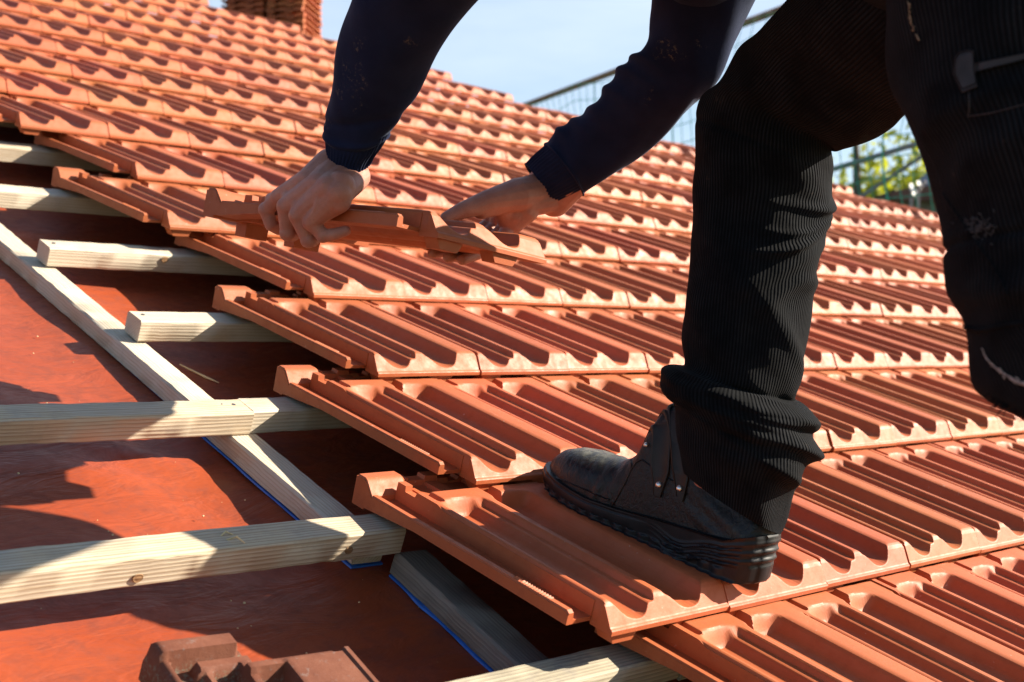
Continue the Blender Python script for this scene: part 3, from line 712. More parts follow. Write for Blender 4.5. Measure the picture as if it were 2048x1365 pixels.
def tree(pos, h, rad, nleaf, mat, label, seed):
    rg = np.random.default_rng(seed); pos = np.array([pos[0], pos[1], 0.0])
    t = empty('tree', pos); tag(t, label, 'tree', 'trees behind the safety net')
    m = MB(); top = pos + np.array([0.2, 0.1, h * 0.92])
    tr = [pos + (top - pos) * s + np.array([math.sin(s * 5 + seed), math.cos(s * 4), 0]) * 0.12 * s for s in np.linspace(0, 1, 9)]
    m.tube(tr, [0.20 * (1 - 0.9 * s) + 0.015 for s in np.linspace(0, 1, 9)], 9)
    tips = []
    for i in range(34):
        s = rg.uniform(0.28, 0.95); a0 = np.array(tr[int(s * 8)]); ang = rg.uniform(0, 6.28); ln = rad * (1.25 - 0.75 * s) * rg.uniform(0.6, 1.0)
        d = np.array([math.cos(ang), math.sin(ang), rg.uniform(0.15, 0.7)]); e = a0 + d * ln
        mid = (a0 + e) / 2 + np.array([0, 0, 0.12 * ln]); m.tube([a0, mid, e], [0.05 * (1.2 - s), 0.028 * (1.2 - s), 0.006], 6); tips += [e, mid, (mid + e) / 2]
        for q in range(3):
            b = mid + (e - mid) * rg.uniform(0, 1); e2 = b + rg.normal(0, 1, 3) * ln * 0.25; m.tube([b, e2], [0.012, 0.004], 5); tips.append(e2)
    m.build('trunk', M_BARK, t)
    tips = np.array(tips); V = []; F = []
    for i in range(nleaf):
        c = tips[rg.integers(len(tips))] + rg.normal(0, 0.20, 3); sz = rg.uniform(0.035, 0.075)
        a = rg.normal(0, 1, 3); a /= np.linalg.norm(a); b = np.cross(a, rg.normal(0, 1, 3)); b /= np.linalg.norm(b)
        n = len(V); V += [c - a * sz * 1.4, c + b * sz * 0.7, c + a * sz * 1.4, c - b * sz * 0.7]; F.append((n, n + 1, n + 2, n + 3))
    build('crown', V, F, mat, t, smooth=0)
M_LEAF1 = leaf_mat('yellow_green_leaves', (0.17, 0.20, 0.012), (0.30, 0.32, 0.02)); M_LEAF2 = leaf_mat('green_leaves', (0.07, 0.12, 0.02), (0.15, 0.20, 0.03))
tree(at(1705, 700, 15.5), 9.2, 1.9, 9000, M_LEAF1, 'yellow green sparse tree seen just right of the bent knee', 31)
tree(at(1905, 700, 17.0), 9.0, 2.0, 9000, M_LEAF1, 'yellow green sparse tree partly covered by the near leg', 32)
tree(at(1800, 700, 24.0), 9.5, 2.6, 9000, M_LEAF2, 'greener loose tree standing farther behind the yellow green ones', 33)

def neighbour():
    p = at(1900, 430, 19.0); p[2] = 0
    h = empty('neighbour_house', p); tag(h, 'pale blue house with low brown roof seen far off between the legs', 'house')
    def prism(pts, z, dz, name, mat):
        f_ = [at(x, y, z) for x, y in pts]; bk = [q + cdir(0.25, 0, 1) * dz for q in f_]; n = len(pts); m = MB()
        m.add(f_ + bk, [tuple(range(n)), tuple(range(2 * n - 1, n - 1, -1))] + [(i, i + n, (i + 1) % n + n, (i + 1) % n) for i in range(n)]); m.build(name, mat, h, smooth=0)
    prism([(1843, 352), (1905, 322), (2200, 322), (2200, 1500), (1843, 1500)], 12.9, 4, 'wall', simple('pale_blue_plaster', (0.20, 0.26, 0.35), 0.9))
    prism([(1748, 393), (1800, 379), (1890, 366), (2200, 366), (2200, 398), (1890, 401), (1800, 401)], 11.6, 1.1, 'roof', simple('brown_roof', (0.13, 0.065, 0.05), 0.8, 0.3, 4, 0.4))
    prism([(1790, 402), (1890, 402), (2200, 399), (2200, 1500), (1790, 1500)], 11.75, 0.9, 'annex_wall', simple('grey_render', (0.14, 0.14, 0.12), 0.9))
    for px, py, z, r, lab in ((1827, 380, 11.4, 0.056, 'larger white satellite dish on the far brown roof'), (1840, 370, 11.45, 0.036, 'smaller white satellite dish just right of the larger one')):
        c = at(px, py, z); d = empty('satellite_dish', c); tag(d, lab, 'satellite dish', 'satellite dishes on the neighbouring roof')
        ax = SUN_W * 0.9 + cdir(0, 0, -1); ax /= np.linalg.norm(ax); a = np.cross(ax, (0, 0, 1)); a /= np.linalg.norm(a); b = np.cross(ax, a)
        V = [c - ax * r * 0.25]; F = []
        for i in range(1, 5):
            for j in range(20): t = j * math.pi / 10; q = i / 4; V.append(c + (a * math.cos(t) * 0.75 + b * math.sin(t) * 1.1) * r * q + ax * r * 0.25 * (q * q - 1))
        for j in range(20): F.append((0, 1 + j, 1 + (j + 1) % 20))
        for i in range(3):
            for j in range(20): k = (j + 1) % 20; F.append((1 + i * 20 + j, 1 + (i + 1) * 20 + j, 1 + (i + 1) * 20 + k, 1 + i * 20 + k))
        n = len(V); V += [np.array(q) - ax * 0.01 for q in V]; F += [tuple(n + i for i in f[::-1]) for f in F]
        build('reflector', V, F, M_WHITE, d, smooth=50)
        m = MB(); m.tube([c - ax * r * 0.3, c - ax * r * 0.6 + np.array([0, 0, -0.25])], 0.015, 6); m.build('mast', M_TUBE, d)
        m = MB(); m.tube([c + b * r, c + ax * r * 1.2], 0.006, 5); m.ball(c + ax * r * 1.2, 0.02, 4); m.build('feed_arm', M_TUBE, d)
M_WHITE = simple('white_enamel', (0.82, 0.82, 0.80), 0.35, 0.5, 5, 0.03)
neighbour()

def ground():
    k = Mat('grass', 0.9, 0.2); n = k.noise(k.mapping(), 0.35, 8, 0.7); n2 = k.noise(k.mapping(), 8, 6, 0.7)
    k.color(k.mix(k.ramp(k.math('ADD', k.math('MULTIPLY', n, .6), k.math('MULTIPLY', n2, .4)), [(0.4, 0.0), (0.6, 1.0)]), (0.05, 0.075, 0.02), (0.10, 0.11, 0.035)))
    rr = [0, 6, 12, 25, 50, 100, 250, 600, 1500]; V = [(0, 0, 0)]; F = []
    for r in rr[1:]: V += [(r * math.cos(a), r * math.sin(a), 0.0) for a in np.linspace(0, 2 * math.pi, 48, endpoint=False)]
    for j in range(48): F.append((0, 1 + j, 1 + (j + 1) % 48))
    for i in range(len(rr) - 2):
        for j in range(48): q = (j + 1) % 48; F.append((1 + i * 48 + j, 1 + (i + 1) * 48 + j, 1 + (i + 1) * 48 + q, 1 + i * 48 + q))
    o = build('ground', V, F, k.m, base=(0, 0, 0), smooth=0); o['kind'] = 'structure'
ground()

# ------------------------------------------------------------------ the worker
def c3(px, py, z): return np.array([(px - 1024) / FPX * z, (py - 682.5) / FPX * z, z])
def catmull(P, n):
    P = np.asarray(P, float); k = len(P); t = np.linspace(0, k - 1, n); out = []
    for x in t:
        i = min(int(x), k - 2); f = x - i
        p0, p1, p2, p3 = P[max(i - 1, 0)], P[i], P[i + 1], P[min(i + 2, k - 1)]
        out.append(0.5 * (2 * p1 + (p2 - p0) * f + (2 * p0 - 5 * p1 + 4 * p2 - p3) * f * f + (3 * p1 - p0 - 3 * p2 + p3) * f ** 3))
    return np.array(out), t
def loft(pairs, nring, nseg, disp=None, wales=None, close=(False, True), tilt=0.0, thick=0.0):
    """tube between two measured sides; pair = (ax, ay, bx, by, depth, roundness)"""
    Aa = [c3(p[0], p[1], p[4]) for p in pairs]; Bb = [c3(p[2], p[3], p[4]) for p in pairs]; K = [[p[5]] for p in pairs]
    Ai, t = catmull(Aa, nring); Bi, _ = catmull(Bb, nring); Ki, _ = catmull(K, nring)
    Cc = (Ai + Bi) / 2; tang = np.gradient(Cc, axis=0); V = []; phi = np.linspace(0, 2 * math.pi, nseg, endpoint=False); prevD = None
    for i in range(nring):
        X = (Ai[i] - Bi[i]) / 2; T = tang[i] / (np.linalg.norm(tang[i]) + 1e-9)
        D = np.array([0, 0, 1.0]); D = D - X * (D @ X) / (X @ X); D /= np.linalg.norm(D)
        D = D + np.array([0, -tilt, 0]); D = D / np.linalg.norm(D) * np.linalg.norm(X) * Ki[i][0]
        c, s = np.cos(phi)[:, None], np.sin(phi)[:, None]
        P = Cc[i] + X * c + D * s
        if disp is not None:
            N = X * c / (X @ X) + D * s / (D @ D); N /= np.linalg.norm(N, axis=1)[:, None]
            P = P + N * disp(t[i], phi, P)[:, None]
        V.append(P)
    V = np.concatenate(V); F = []; UVs = []; wn = wales or 1
    for i in range(nring - 1):
        for j in range(nseg):
            k = (j + 1) % nseg; F.append((i * nseg + j, (i + 1) * nseg + j, (i + 1) * nseg + k, i * nseg + k))
            u0, u1 = j / nseg * wn, (j + 1) / nseg * wn; UVs.append([(u0, t[i]), (u0, t[i + 1]), (u1, t[i + 1]), (u1, t[i])])
    if thick:      # turn the open start inwards so that the opening has an edge and an inside
        n0 = len(V); c0 = V[:nseg].mean(0); d0 = V[nseg * 2:nseg * 3].mean(0) - c0
        V = np.concatenate([V, c0 + (V[:nseg] - c0) * (1 - thick), c0 + d0 * 4 + (V[:nseg] - c0) * (1 - thick * 1.6)])
        for b, a in ((n0, 0), (n0 + nseg, n0)):
            for j in range(nseg):
                k = (j + 1) % nseg; F.append((a + j, a + k, b + k, b + j)); u0, u1 = j / nseg * wn, (j + 1) / nseg * wn
                UVs.append([(u0, 0), (u1, 0), (u1, 0.1), (u0, 0.1)])
    if close[0]: F.append(tuple(range(nseg))); UVs.append([(0, 0)] * nseg)
    if close[1]: F.append(tuple((nring - 1) * nseg + j for j in range(nseg - 1, -1, -1))); UVs.append([(0, 0)] * nseg)
    Wd = (V @ RC + CAM_R) @ A.T + O
    return Wd, F, UVs
def join(parts):
    V, F, U, n = [], [], [], 0
    for v, f, u in parts:
        V.append(v); F += [tuple(i + n for i in q) for q in f]; U += u; n += len(v)
    return np.concatenate(V), F, U
def roundcone(m, p0, r0, p1, r1, n=14):
    p0, p1 = np.array(p0, float), np.array(p1, float); d = p1 - p0; L_ = np.linalg.norm(d)
    if L_ < 1e-6: m.ball(p0, r0, 8); return
    d /= L_; a = np.cross(d, (0.31, 0.52, 0.79)); a /= np.linalg.norm(a); b = np.cross(d, a); rings = []
    for th in np.linspace(-math.pi / 2 + 0.08, 0, 6): rings.append((p0 + d * r0 * math.sin(th), r0 * math.cos(th)))
    for th in np.linspace(0, math.pi / 2 - 0.08, 6): rings.append((p1 + d * r1 * math.sin(th), r1 * math.cos(th)))
    v = [c + r * (math.cos(q) * a + math.sin(q) * b) for c, r in rings for q in np.linspace(0, 2 * math.pi, n, endpoint=False)]; f = []
    for i in range(len(rings) - 1):
        for j in range(n): k = (j + 1) % n; f.append((i * n + j, i * n + k, (i + 1) * n + k, (i + 1) * n + j))
    f.append(tuple(range(n - 1, -1, -1))); f.append(tuple((len(rings) - 1) * n + j for j in range(n)))
    m.add(v, f)
def chain(m, pts, rad):
    for i in range(len(pts) - 1): roundcone(m, pts[i], rad[i], pts[i + 1], rad[i + 1])
def fuse(m, voxel, smooth, name):
    """one continuous skin over overlapping volumes"""
    me = bpy.data.meshes.new('tmp'); me.from_pydata(m.v, [], m.f); o = bpy.data.objects.new('tmp', me); COL.objects.link(o)
    r = o.modifiers.new('r', 'REMESH'); r.mode = 'VOXEL'; r.voxel_size = voxel; r.use_smooth_shade = True
    s = o.modifiers.new('s', 'SMOOTH'); s.factor = 0.5; s.iterations = smooth
    dg = bpy.context.evaluated_depsgraph_get(); out = bpy.data.meshes.new_from_object(o.evaluated_get(dg)); out.name = name
    bpy.data.objects.remove(o); bpy.data.meshes.remove(me)
    out.polygons.foreach_set('use_smooth', [True] * len(out.polygons))
    return out
P_BASE = rw(0.245, 0.12, 0.0)
PERSON = empty('person', P_BASE)
tag(PERSON, 'worker in black corduroy trousers and navy jumper stooping to lay a roof tile', 'person')
def W3(p): return cw(*p)

# skeleton, camera-frame metres
J = dict(wl=c3(694, 322, 1.737), el=c3(838, -20, 1.625), sl=np.array([-0.012, -0.575, 1.36]),
         wr=c3(1120, 360, 1.905), er=c3(1392, 60, 1.735), sr=np.array([0.245, -0.62, 1.61]),
         hl=np.array([0.455, -0.46, 1.19]), hr=np.array([0.455, -0.45, 1.42]), kl=np.array([0.45, 0.0, 1.10]), kr=c3(1525, 290, 1.735),
         al=np.array([0.76, 0.46, 0.88]), ar=c3(1455, 945, 1.64))
J['sc'] = (J['sl'] + J['sr']) / 2; J['pc'] = (J['hl'] + J['hr']) / 2 + np.array([0.01, -0.05, 0])
J['nk'] = J['sc'] + np.array([-0.07, -0.045, 0.045]); J['hd'] = J['nk'] + np.array([-0.115, -0.02, 0.075])

# depth of the held tile's near flange at a given picture column
_fl = []
for v in np.linspace(0.04, 0.42, 30):
    q = w2px(tp(-0.04, v, 0.012)); _fl.append((q[0], q[2]))
_fl = np.array(sorted(_fl))
def zf(px): return float(np.interp(px, _fl[:, 0], _fl[:, 1]))
def lh(zx, zy, dz): px, py = 500 + zx / 7.185, 330 + zy / 7.185; return W3(c3(px, py, zf(px) + dz))
def rh(zx, zy, z): return W3(c3(850 + zx / 5.687, 320 + zy / 5.687, z))
def body():
    m = MB(); w = {k: W3(v) for k, v in J.items()}
    # trunk, head
    roundcone(m, w['pc'], 0.125, (w['pc'] + w['sc']) / 2, 0.115); roundcone(m, (w['pc'] + w['sc']) / 2, 0.12, w['sc'], 0.11)
    roundcone(m, w['hl'], 0.095, w['hr'], 0.095); roundcone(m, w['sl'], 0.06, w['sr'], 0.06)
    roundcone(m, w['sc'], 0.065, w['nk'], 0.055); roundcone(m, w['nk'], 0.055, w['hd'], 0.06)
    hd = w['hd']; fw = cdir(-0.55, 0.75, 0.35); fw /= np.linalg.norm(fw); up = cdir(-0.75, -0.60, 0.28); up -= fw * (up @ fw); up /= np.linalg.norm(up); sd = np.cross(fw, up)
    m.ball(hd + up * 0.03, 0.088, 10); roundcone(m, hd + fw * 0.03 - up * 0.03, 0.062, hd + fw * 0.052 - up * 0.078, 0.032)
    roundcone(m, hd + fw * 0.088 + up * 0.018, 0.009, hd + fw * 0.106 - up * 0.020, 0.014)
    roundcone(m, hd + fw * 0.080 - up * 0.048 - sd * 0.02, 0.009, hd + fw * 0.080 - up * 0.048 + sd * 0.02, 0.009)
    for s in (-1, 1):
        roundcone(m, hd + sd * s * 0.085 + up * 0.03 - fw * 0.012, 0.014, hd + sd * s * 0.084 - up * 0.018, 0.010)
        roundcone(m, hd + fw * 0.082 + up * 0.034 + sd * s * 0.012, 0.010, hd + fw * 0.074 + up * 0.036 + sd * s * 0.048, 0.010)
    # legs, feet
    for a, b, c in (('hl', 'kl', 'al'), ('hr', 'kr', 'ar')):
        kn = W3(c3(1650, 140, 1.66)) if a == 'hr' else (w[a] + w[b]) / 2
        roundcone(m, w[a], 0.07, kn, 0.04); roundcone(m, kn, 0.04, w[b], 0.032); roundcone(m, w[b], 0.032, w[c], 0.030)
    roundcone(m, w['ar'], 0.030, rw(0.245, 0.17, 0.055), 0.022); roundcone(m, w['al'], 0.036, w['al'] + A @ np.array([0.0, 0.10, -0.05]), 0.03)
    # arms
    for a, b, c in (('sl', 'el', 'wl'), ('sr', 'er', 'wr')):
        roundcone(m, w[a], 0.045, w[b], 0.032); mid = w[b] * 0.7 + w[c] * 0.3; roundcone(m, w[b], 0.032, mid, 0.030); roundcone(m, mid, 0.022 if c == 'wl' else 0.027, w[c], 0.0200 if c == 'wl' else 0.025)
    # left hand, back of the hand to the camera, closed over the tile's flange
    ax = w['wl'] - w['el']; ax /= np.linalg.norm(ax); side = cdir(1, 0.35, 0); side -= ax * (side @ ax); side /= np.linalg.norm(side)
    for s in (-0.009, 0.009): roundcone(m, w['wl'] - ax * 0.05 + side * s, 0.0185, w['wl'] + ax * 0.018 + side * s, 0.0200)
    car = [lh(850, 250, -0.018), lh(1000, 300, -0.028), lh(1130, 350, -0.030), lh(1260, 410, -0.022)]
    mcp = [lh(420, 470, -0.020), lh(520, 600, -0.044), lh(690, 730, -0.048), lh(880, 820, -0.040)]
    wq = [w['wl'] + ax * 0.015 + side * s for s in (-0.020, -0.008, 0.006, 0.018)]
    for i in range(4):
        roundcone(m, wq[i], 0.020, car[i], 0.0185); roundcone(m, car[i], 0.0185, mcp[i], (0.0125, 0.0128, 0.0124, 0.0115)[i])
        m.ball(mcp[i] + cdir(0, -0.12, -1) * 0.0022, (0.0118, 0.0122, 0.0118, 0.0105)[i], 8)
    for i in range(3):
        for q in (0.25, 0.5, 0.75):
            a = car[i] * (1 - q) + mcp[i] * q; b = car[i + 1] * (1 - q) + mcp[i + 1] * q; roundcone(m, a, 0.0130 - 0.002 * q, b, 0.0130 - 0.002 * q)
    roundcone(m, lh(1300, 300, -0.012), 0.019, lh(1270, 520, -0.018), 0.0165); roundcone(m, lh(1270, 520, -0.018), 0.0165, lh(1030, 700, -0.024), 0.0125)
    chain(m, [mcp[0], lh(235, 650, -0.020), lh(300, 860, -0.010), lh(410, 930, 0.018)], [0.0115, 0.0098, 0.0088, 0.0078])
    m.ball(lh(225, 640, -0.022), 0.0102, 8)
    chain(m, [mcp[1], lh(545, 985, -0.030), lh(610, 1010, 0.000), lh(700, 960, 0.028)], [0.0122, 0.0100, 0.0090, 0.0080])
    chain(m, [mcp[2], lh(845, 1085, -0.026), lh(900, 1090, 0.002), lh(960, 1040, 0.028)], [0.0118, 0.0098, 0.0088, 0.0078])
    chain(m, [mcp[3], lh(1050, 1020, -0.020), lh(1210, 1000, -0.010), lh(1375, 950, 0.006)], [0.0108, 0.0088, 0.0080, 0.0070])
    chain(m, [lh(900, 300, 0.000), lh(680, 470, 0.020), lh(470, 500, 0.040), lh(310, 500, 0.055)], [0.017, 0.0125, 0.0112, 0.0098])
    roundcone(m, lh(680, 470, 0.015), 0.012, mcp[0], 0.0105)
    # right hand: thumb lies along the top of the tile, fingers go round its far edge and under it
    ax = w['wr'] - w['er']; ax /= np.linalg.norm(ax); side = cdir(0.45, 1, 0); side -= ax * (side @ ax); side /= np.linalg.norm(side)
    for s in (-0.0145, 0.0145): roundcone(m, w['wr'] - ax * 0.05 + side * s, 0.026, w['wr'] + ax * 0.028 + side * s, 0.0245)
    cmc = rh(1060, 400, 1.872); cmc2 = rh(1130, 480, 1.885)
    roundcone(m, w['wr'] + ax * 0.02, 0.027, cmc, 0.0235); roundcone(m, w['wr'] + ax * 0.02 + side * 0.012, 0.024, cmc2, 0.022); roundcone(m, cmc, 0.022, cmc2, 0.021)
    chain(m, [cmc, rh(735, 470, 1.842), rh(430, 575, 1.820), rh(240, 660, 1.808)], [0.0245, 0.0168, 0.0120, 0.0085])
    roundcone(m, rh(980, 420, 1.868), 0.0225, rh(640, 560, 1.842), 0.0142)
    fm = [rh(990, 620, 1.892), rh(930, 560, 1.918), rh(850, 510, 1.940), rh(770, 490, 1.955)]
    for i in range(4): roundcone(m, cmc2 if i < 2 else cmc, 0.021, fm[i], 0.0135)
    for i in range(3): roundcone(m, fm[i], 0.0135, fm[i + 1], 0.013)
    roundcone(m, rh(1120, 560, 1.890), 0.023, rh(1010, 700, 1.892), 0.0175); roundcone(m, rh(880, 560, 1.872), 0.0155, rh(940, 690, 1.888), 0.0145); roundcone(m, rh(1000, 620, 1.885), 0.019, rh(960, 760, 1.893), 0.0135)
    chain(m, [fm[0], rh(985, 745, 1.897), rh(800, 1000, 1.868), rh(425, 1135, 1.815)], [0.0145, 0.0120, 0.0088, 0.0078])
    chain(m, [fm[1], rh(890, 780, 1.945), rh(640, 1020, 1.885), rh(265, 1112, 1.815)], [0.0125, 0.0100, 0.0090, 0.0080])
    chain(m, [fm[2], rh(800, 760, 1.972), rh(500, 1000, 1.905), rh(90, 1062, 1.820)], [0.0120, 0.0098, 0.0088, 0.0078])
    chain(m, [fm[3], rh(720, 720, 1.985), rh(440, 930, 1.930), rh(150, 990, 1.865)], [0.0110, 0.0088, 0.0080, 0.0070])
    # tendons and veins on the back of the left hand
    nb = cdir(-0.25, -0.30, -1); nb /= np.linalg.norm(nb)
    for i in range(4): roundcone(m, car[i] + nb * 0.0155, 0.0040, mcp[i] + nb * 0.0105, 0.0036)
    for pts in ([(900, 380), (760, 520), (640, 560)], [(980, 480), (920, 640), (840, 740)]):
        for a, b in zip(pts[:-1], pts[1:]): roundcone(m, lh(*a, -0.0530), 0.0022, lh(*b, -0.0545 if b[0] < 1000 else -0.050), 0.0022)
    for p_, q_, r_ in ((mcp[0], lh(235, 650, -0.020), 0.0108), (mcp[1], lh(545, 985, -0.030), 0.0112), (mcp[2], lh(845, 1085, -0.026), 0.0110), (mcp[3], lh(1050, 1020, -0.020), 0.0100)): m.ball(q_ + nb * 0.0010, r_, 8)
    me = fuse(m, 0.0017, 3, 'body'); me.materials.append(M_SKIN)
    co = np.empty(len(me.vertices) * 3); me.vertices.foreach_get('co', co); co = co.reshape(-1, 3) - P_BASE; me.vertices.foreach_set('co', co.ravel()); me.update()
    o = put('body', me, PERSON); BASE[o] = P_BASE
    # hair, eyes
    m = MB(); m.ball(hd + up * 0.045 - fw * 0.012, 0.094, 10, (1, 1, 1)); me = fuse(m, 0.006, 1, 'hair'); me.materials.append(M_HAIR)
    co = np.empty(len(me.vertices) * 3); me.vertices.foreach_get('co', co); me.vertices.foreach_set('co', (co.reshape(-1, 3) - P_BASE).ravel()); put('hair', me, PERSON)
    for s in (-1, 1):
        m = MB(); m.ball(hd + fw * 0.076 + up * 0.020 + sd * s * 0.031, 0.012, 6); m.build('eye', M_WHITE, PERSON)
body()

# trousers ---------------------------------------------------------------
def g(x, c, s): return np.exp(-((x - c) / s) ** 2)
def adist(a, b): return np.abs((a - b + math.pi) % (2 * math.pi) - math.pi)
NEAR = 1.5 * math.pi
_r = np.random.default_rng(21); CRS = [(_r.uniform(1.5, 4.5) * _r.choice([-1, 1]), int(_r.integers(1, 6)), _r.uniform(0, 6.3), _r.uniform(0.3, 0.9)) for _ in range(7)]
def boot_leg_folds(t, ph, P):
    d = np.zeros_like(ph)
    # creases behind the knee, running forward from the back of the leg
    back = np.clip(1.25 - adist(ph, math.pi * 1.27) / 1.05, 0, 1) ** 0.8
    x = t + (ph - math.pi) * 0.36
    for c, a, s in ((10.22, 0.010, 0.20), (10.92, 0.010, 0.11), (11.25, 0.006, 0.08), (11.80, 0.011, 0.16), (9.55, 0.007, 0.19)): d += a * back * g(x + 0.22 * np.sin(2.3 * ph + 2.1 * c), c, s) * (0.62 + 0.38 * np.sin(1.7 * ph + 2.9 * c))
    # long slanting drags down the shin
    x2 = t - (ph - math.pi) * 1.25; d += 0.0055 * g(x2, 7.2, 0.26) * np.clip(1 - adist(ph, math.pi * 1.3) / 1.2, 0, 1); d += 0.0045 * g(t + (ph - math.pi) * 0.9, 10.3, 0.25) * np.clip(1 - adist(ph, math.pi * 1.4) / 1.0, 0, 1)
    # cloth sagging in folds over the boot
    w = np.clip(1 - adist(ph, math.pi * 1.25) / 1.7, 0, 1)
    x3 = t + 0.55 * np.sin(ph * 1.0 + 0.4); d += 0.0085 * w * (g(x3, 2.7, 0.40) + 0.9 * g(x3, 4.7, 0.42) - 1.0 * g(x3, 3.7, 0.34)) + 0.007 * w * g(t - 0.5 * (ph - math.pi), 1.0, 0.25)
    d -= 0.010 * w * g(x3, 6.1, 0.40)
    d += 0.0035 * np.sin(3 * ph + 1.1 * t) * g(t, 1.2, 1.2) + 0.0022 * np.sin(2 * ph + 2.3 * t + 1) + 0.0014 * np.sin(5 * ph - 3.1 * t)
    # small irregular creases where the cloth bunches
    q = 0
    for a_, b_, c_, e_ in CRS: q = q + e_ * np.sin(a_ * t + b_ * ph + c_)
    d += 0.0020 * np.maximum(q, -0.6) * (0.25 + g(t, 3.0, 3.2)) * np.clip(1.15 - adist(ph, math.pi * 1.35) / 2.0, 0, 1)
    # knee seam and drags on the thigh
    d -= 0.0035 * g(t + 0.28 * np.cos(ph - math.pi), 13.1, 0.10) * np.clip(1.2 - adist(ph, 5.4) / 1.2, 0, 1)
    d += 0.004 * np.sin(9 * (ph - 0.35 * t)) * g(t, 15.2, 1.2) * np.clip(1 - adist(ph, NEAR) / 1.3, 0, 1)
    return d
BOOT_LEG = [(1373, 951, 1559, 1064, 1.632, .80), (1358, 880, 1590, 974, 1.634, .84), (1352, 818, 1612, 932, 1.636, .84), (1334, 794, 1630, 903, 1.638, .80), (1319, 768, 1636, 872, 1.640, .78), (1321, 746, 1630, 842, 1.642, .76), (1341, 733, 1612, 812, 1.644, .77), (1365, 727, 1592, 792, 1.646, .79), (1368, 678, 1606, 712, 1.65, .82),
 (1372, 602, 1622, 600, 1.665, .80), (1380, 516, 1641, 516, 1.68, .78), (1388, 420, 1650, 445, 1.70, .78), (1389, 345, 1666, 390, 1.71, .78), (1388, 268, 1662, 340, 1.71, .78), (1407, 196, 1660, 300, 1.705, .78), (1437, 158, 1676, 304, 1.68, .78),
 (1480, 98, 1716, 291, 1.64, .80), (1521, 60, 1773, 258, 1.59, .84), (1570, 2, 1822, 228, 1.53, .88), (1640, -80, 1890, 170, 1.47, .95), (1720, -180, 1990, 60, 1.42, 1.0), (1790, -330, 2080, -60, 1.40, 1.0)]
def near_leg_folds(t, ph, P):
    d = 0.0028 * np.sin(2 * ph + 1.7 * t) + 0.0016 * np.sin(4 * ph - 2.2 * t + 1)
    w = np.clip(1 - adist(ph, 5.6) / 1.5, 0, 1)
    d += 0.005 * w * (g(t - 0.9 * (ph - 5.6), 6.2, 0.3) + g(t - 0.9 * (ph - 5.6), 5.1, 0.3)) + 0.002 * w * np.sin(5 * t) * g(t, 9.0, 0.9)
    d -= 0.004 * g(t + 0.3 * np.cos(ph - NEAR), 7.9, 0.12)
    return d
def nl(lx, y, z, r, dy=0): return (lx, y, lx + 2 * r / z * FPX, y - dy, z, 1.0)
NEAR_LEG = [nl(1778, -330, 1.22, .130), nl(1774, -160, 1.20, .125), nl(1776, 0, 1.18, .118), nl(1780, 80, 1.17, .114), nl(1798, 164, 1.16, .110), nl(1824, 229, 1.15, .107), nl(1854, 312, 1.14, .104), nl(1888, 428, 1.13, .100, 6), nl(1903, 500, 1.12, .098, 20), nl(1909, 584, 1.115, .096, 50),
 (1930, 655, 2330, 520, 1.11, .95), (1952, 722, 2360, 530, 1.10, .95), (1978, 790, 2400, 545, 1.095, .95), (2040, 838, 2430, 560, 1.08, .95), (2140, 868, 2480, 600, 1.06, .95), (2300, 960, 2640, 690, 1.02, .95), (2700, 1350, 3040, 1060, .95, .95), (3140, 1830, 3460, 1560, .895, .9)]
BELT = W3(J['pc'] + np.array([-0.035, -0.045, 0.01]))
def trousers():
    a = loft(BOOT_LEG, 330, 288, boot_leg_folds, 118, (False, True), 0.12, 0.03)
    b = loft(NEAR_LEG, 260, 240, near_leg_folds, 150, (True, True))
    # seat and waist
    m = MB(); w = {k: W3(v) for k, v in J.items()}
    roundcone(m, w['hl'], 0.128, w['hr'], 0.125, 40); roundcone(m, w['pc'], 0.135, BELT, 0.130, 40)
    ps = np.array(m.v); c = (ps, m.f, [[(0, 0)] * len(f) for f in m.f])
    V, F, U = join([a, b, c])
    o = build('trousers', V, F, M_CORD, PERSON, smooth=70, uvs=U)
    bv = BVHTree.FromPolygons([tuple(q) for q in a[0]], a[1]); bn = BVHTree.FromPolygons([tuple(q) for q in b[0]], b[1])
    return o, bv, bn
TROUS, BV_B, BV_N = trousers()
def onto(bv, px, py, lift):
    d = Vector(at(px, py, 1.0) - CAMW).normalized(); h = bv.ray_cast(Vector(CAMW), d)
    if h[0] is None: return at(px, py, 1.05)
    return np.array(h[0] - d * lift)
def patch(name, bv, poly, mat, parent, lift=0.003, dens=16):
    """a flat piece sewn onto the cloth: outline (measured) filled as a grid, with thickness"""
    poly = [np.array(p, float) for p in poly]; c = sum(poly) / len(poly); n = len(poly); V = []; F = []
    per = []
    for i in range(n):
        for q in np.linspace(0, 1, dens, endpoint=False): per.append(poly[i] * (1 - q) + poly[(i + 1) % n] * q)
    k = len(per); rings = [(0.0, 1.0), (lift * 0.8, 1.0), (lift, 0.96), (lift * 0.55, 0.90), (lift * 0.55, 0.87), (lift, 0.82), (lift, 0.6), (lift, 0.3)]
    for l, s in rings: V += [onto(bv, *(c + (p - c) * s), l) for p in per]
    V.append(onto(bv, *c, lift))
    for r in range(len(rings) - 1):
        for j in range(k): q = (j + 1) % k; F.append((r * k + j, r * k + q, (r + 1) * k + q, (r + 1) * k + j))
    for j in range(k): F.append(((len(rings) - 1) * k + j, (len(rings) - 1) * k + (j + 1) % k, len(rings) * k))
    return build(name, V, F, mat, parent, smooth=50)
z1 = lambda x, y: (1650 + x / 3.173, y / 3.173)
patch('leather_patch', BV_N, [z1(822, 365), z1(850, 330), z1(905, 316), z1(945, 320), z1(952, 440), z1(968, 550), z1(870, 590), z1(812, 470)], M_PATCH, TROUS, 0.0035, 5)
patch('pocket_edge', BV_N, [z1(950, 402), z1(1300, 330), z1(1300, 372), z1(952, 458)], M_PATCH, TROUS, 0.004, 14)
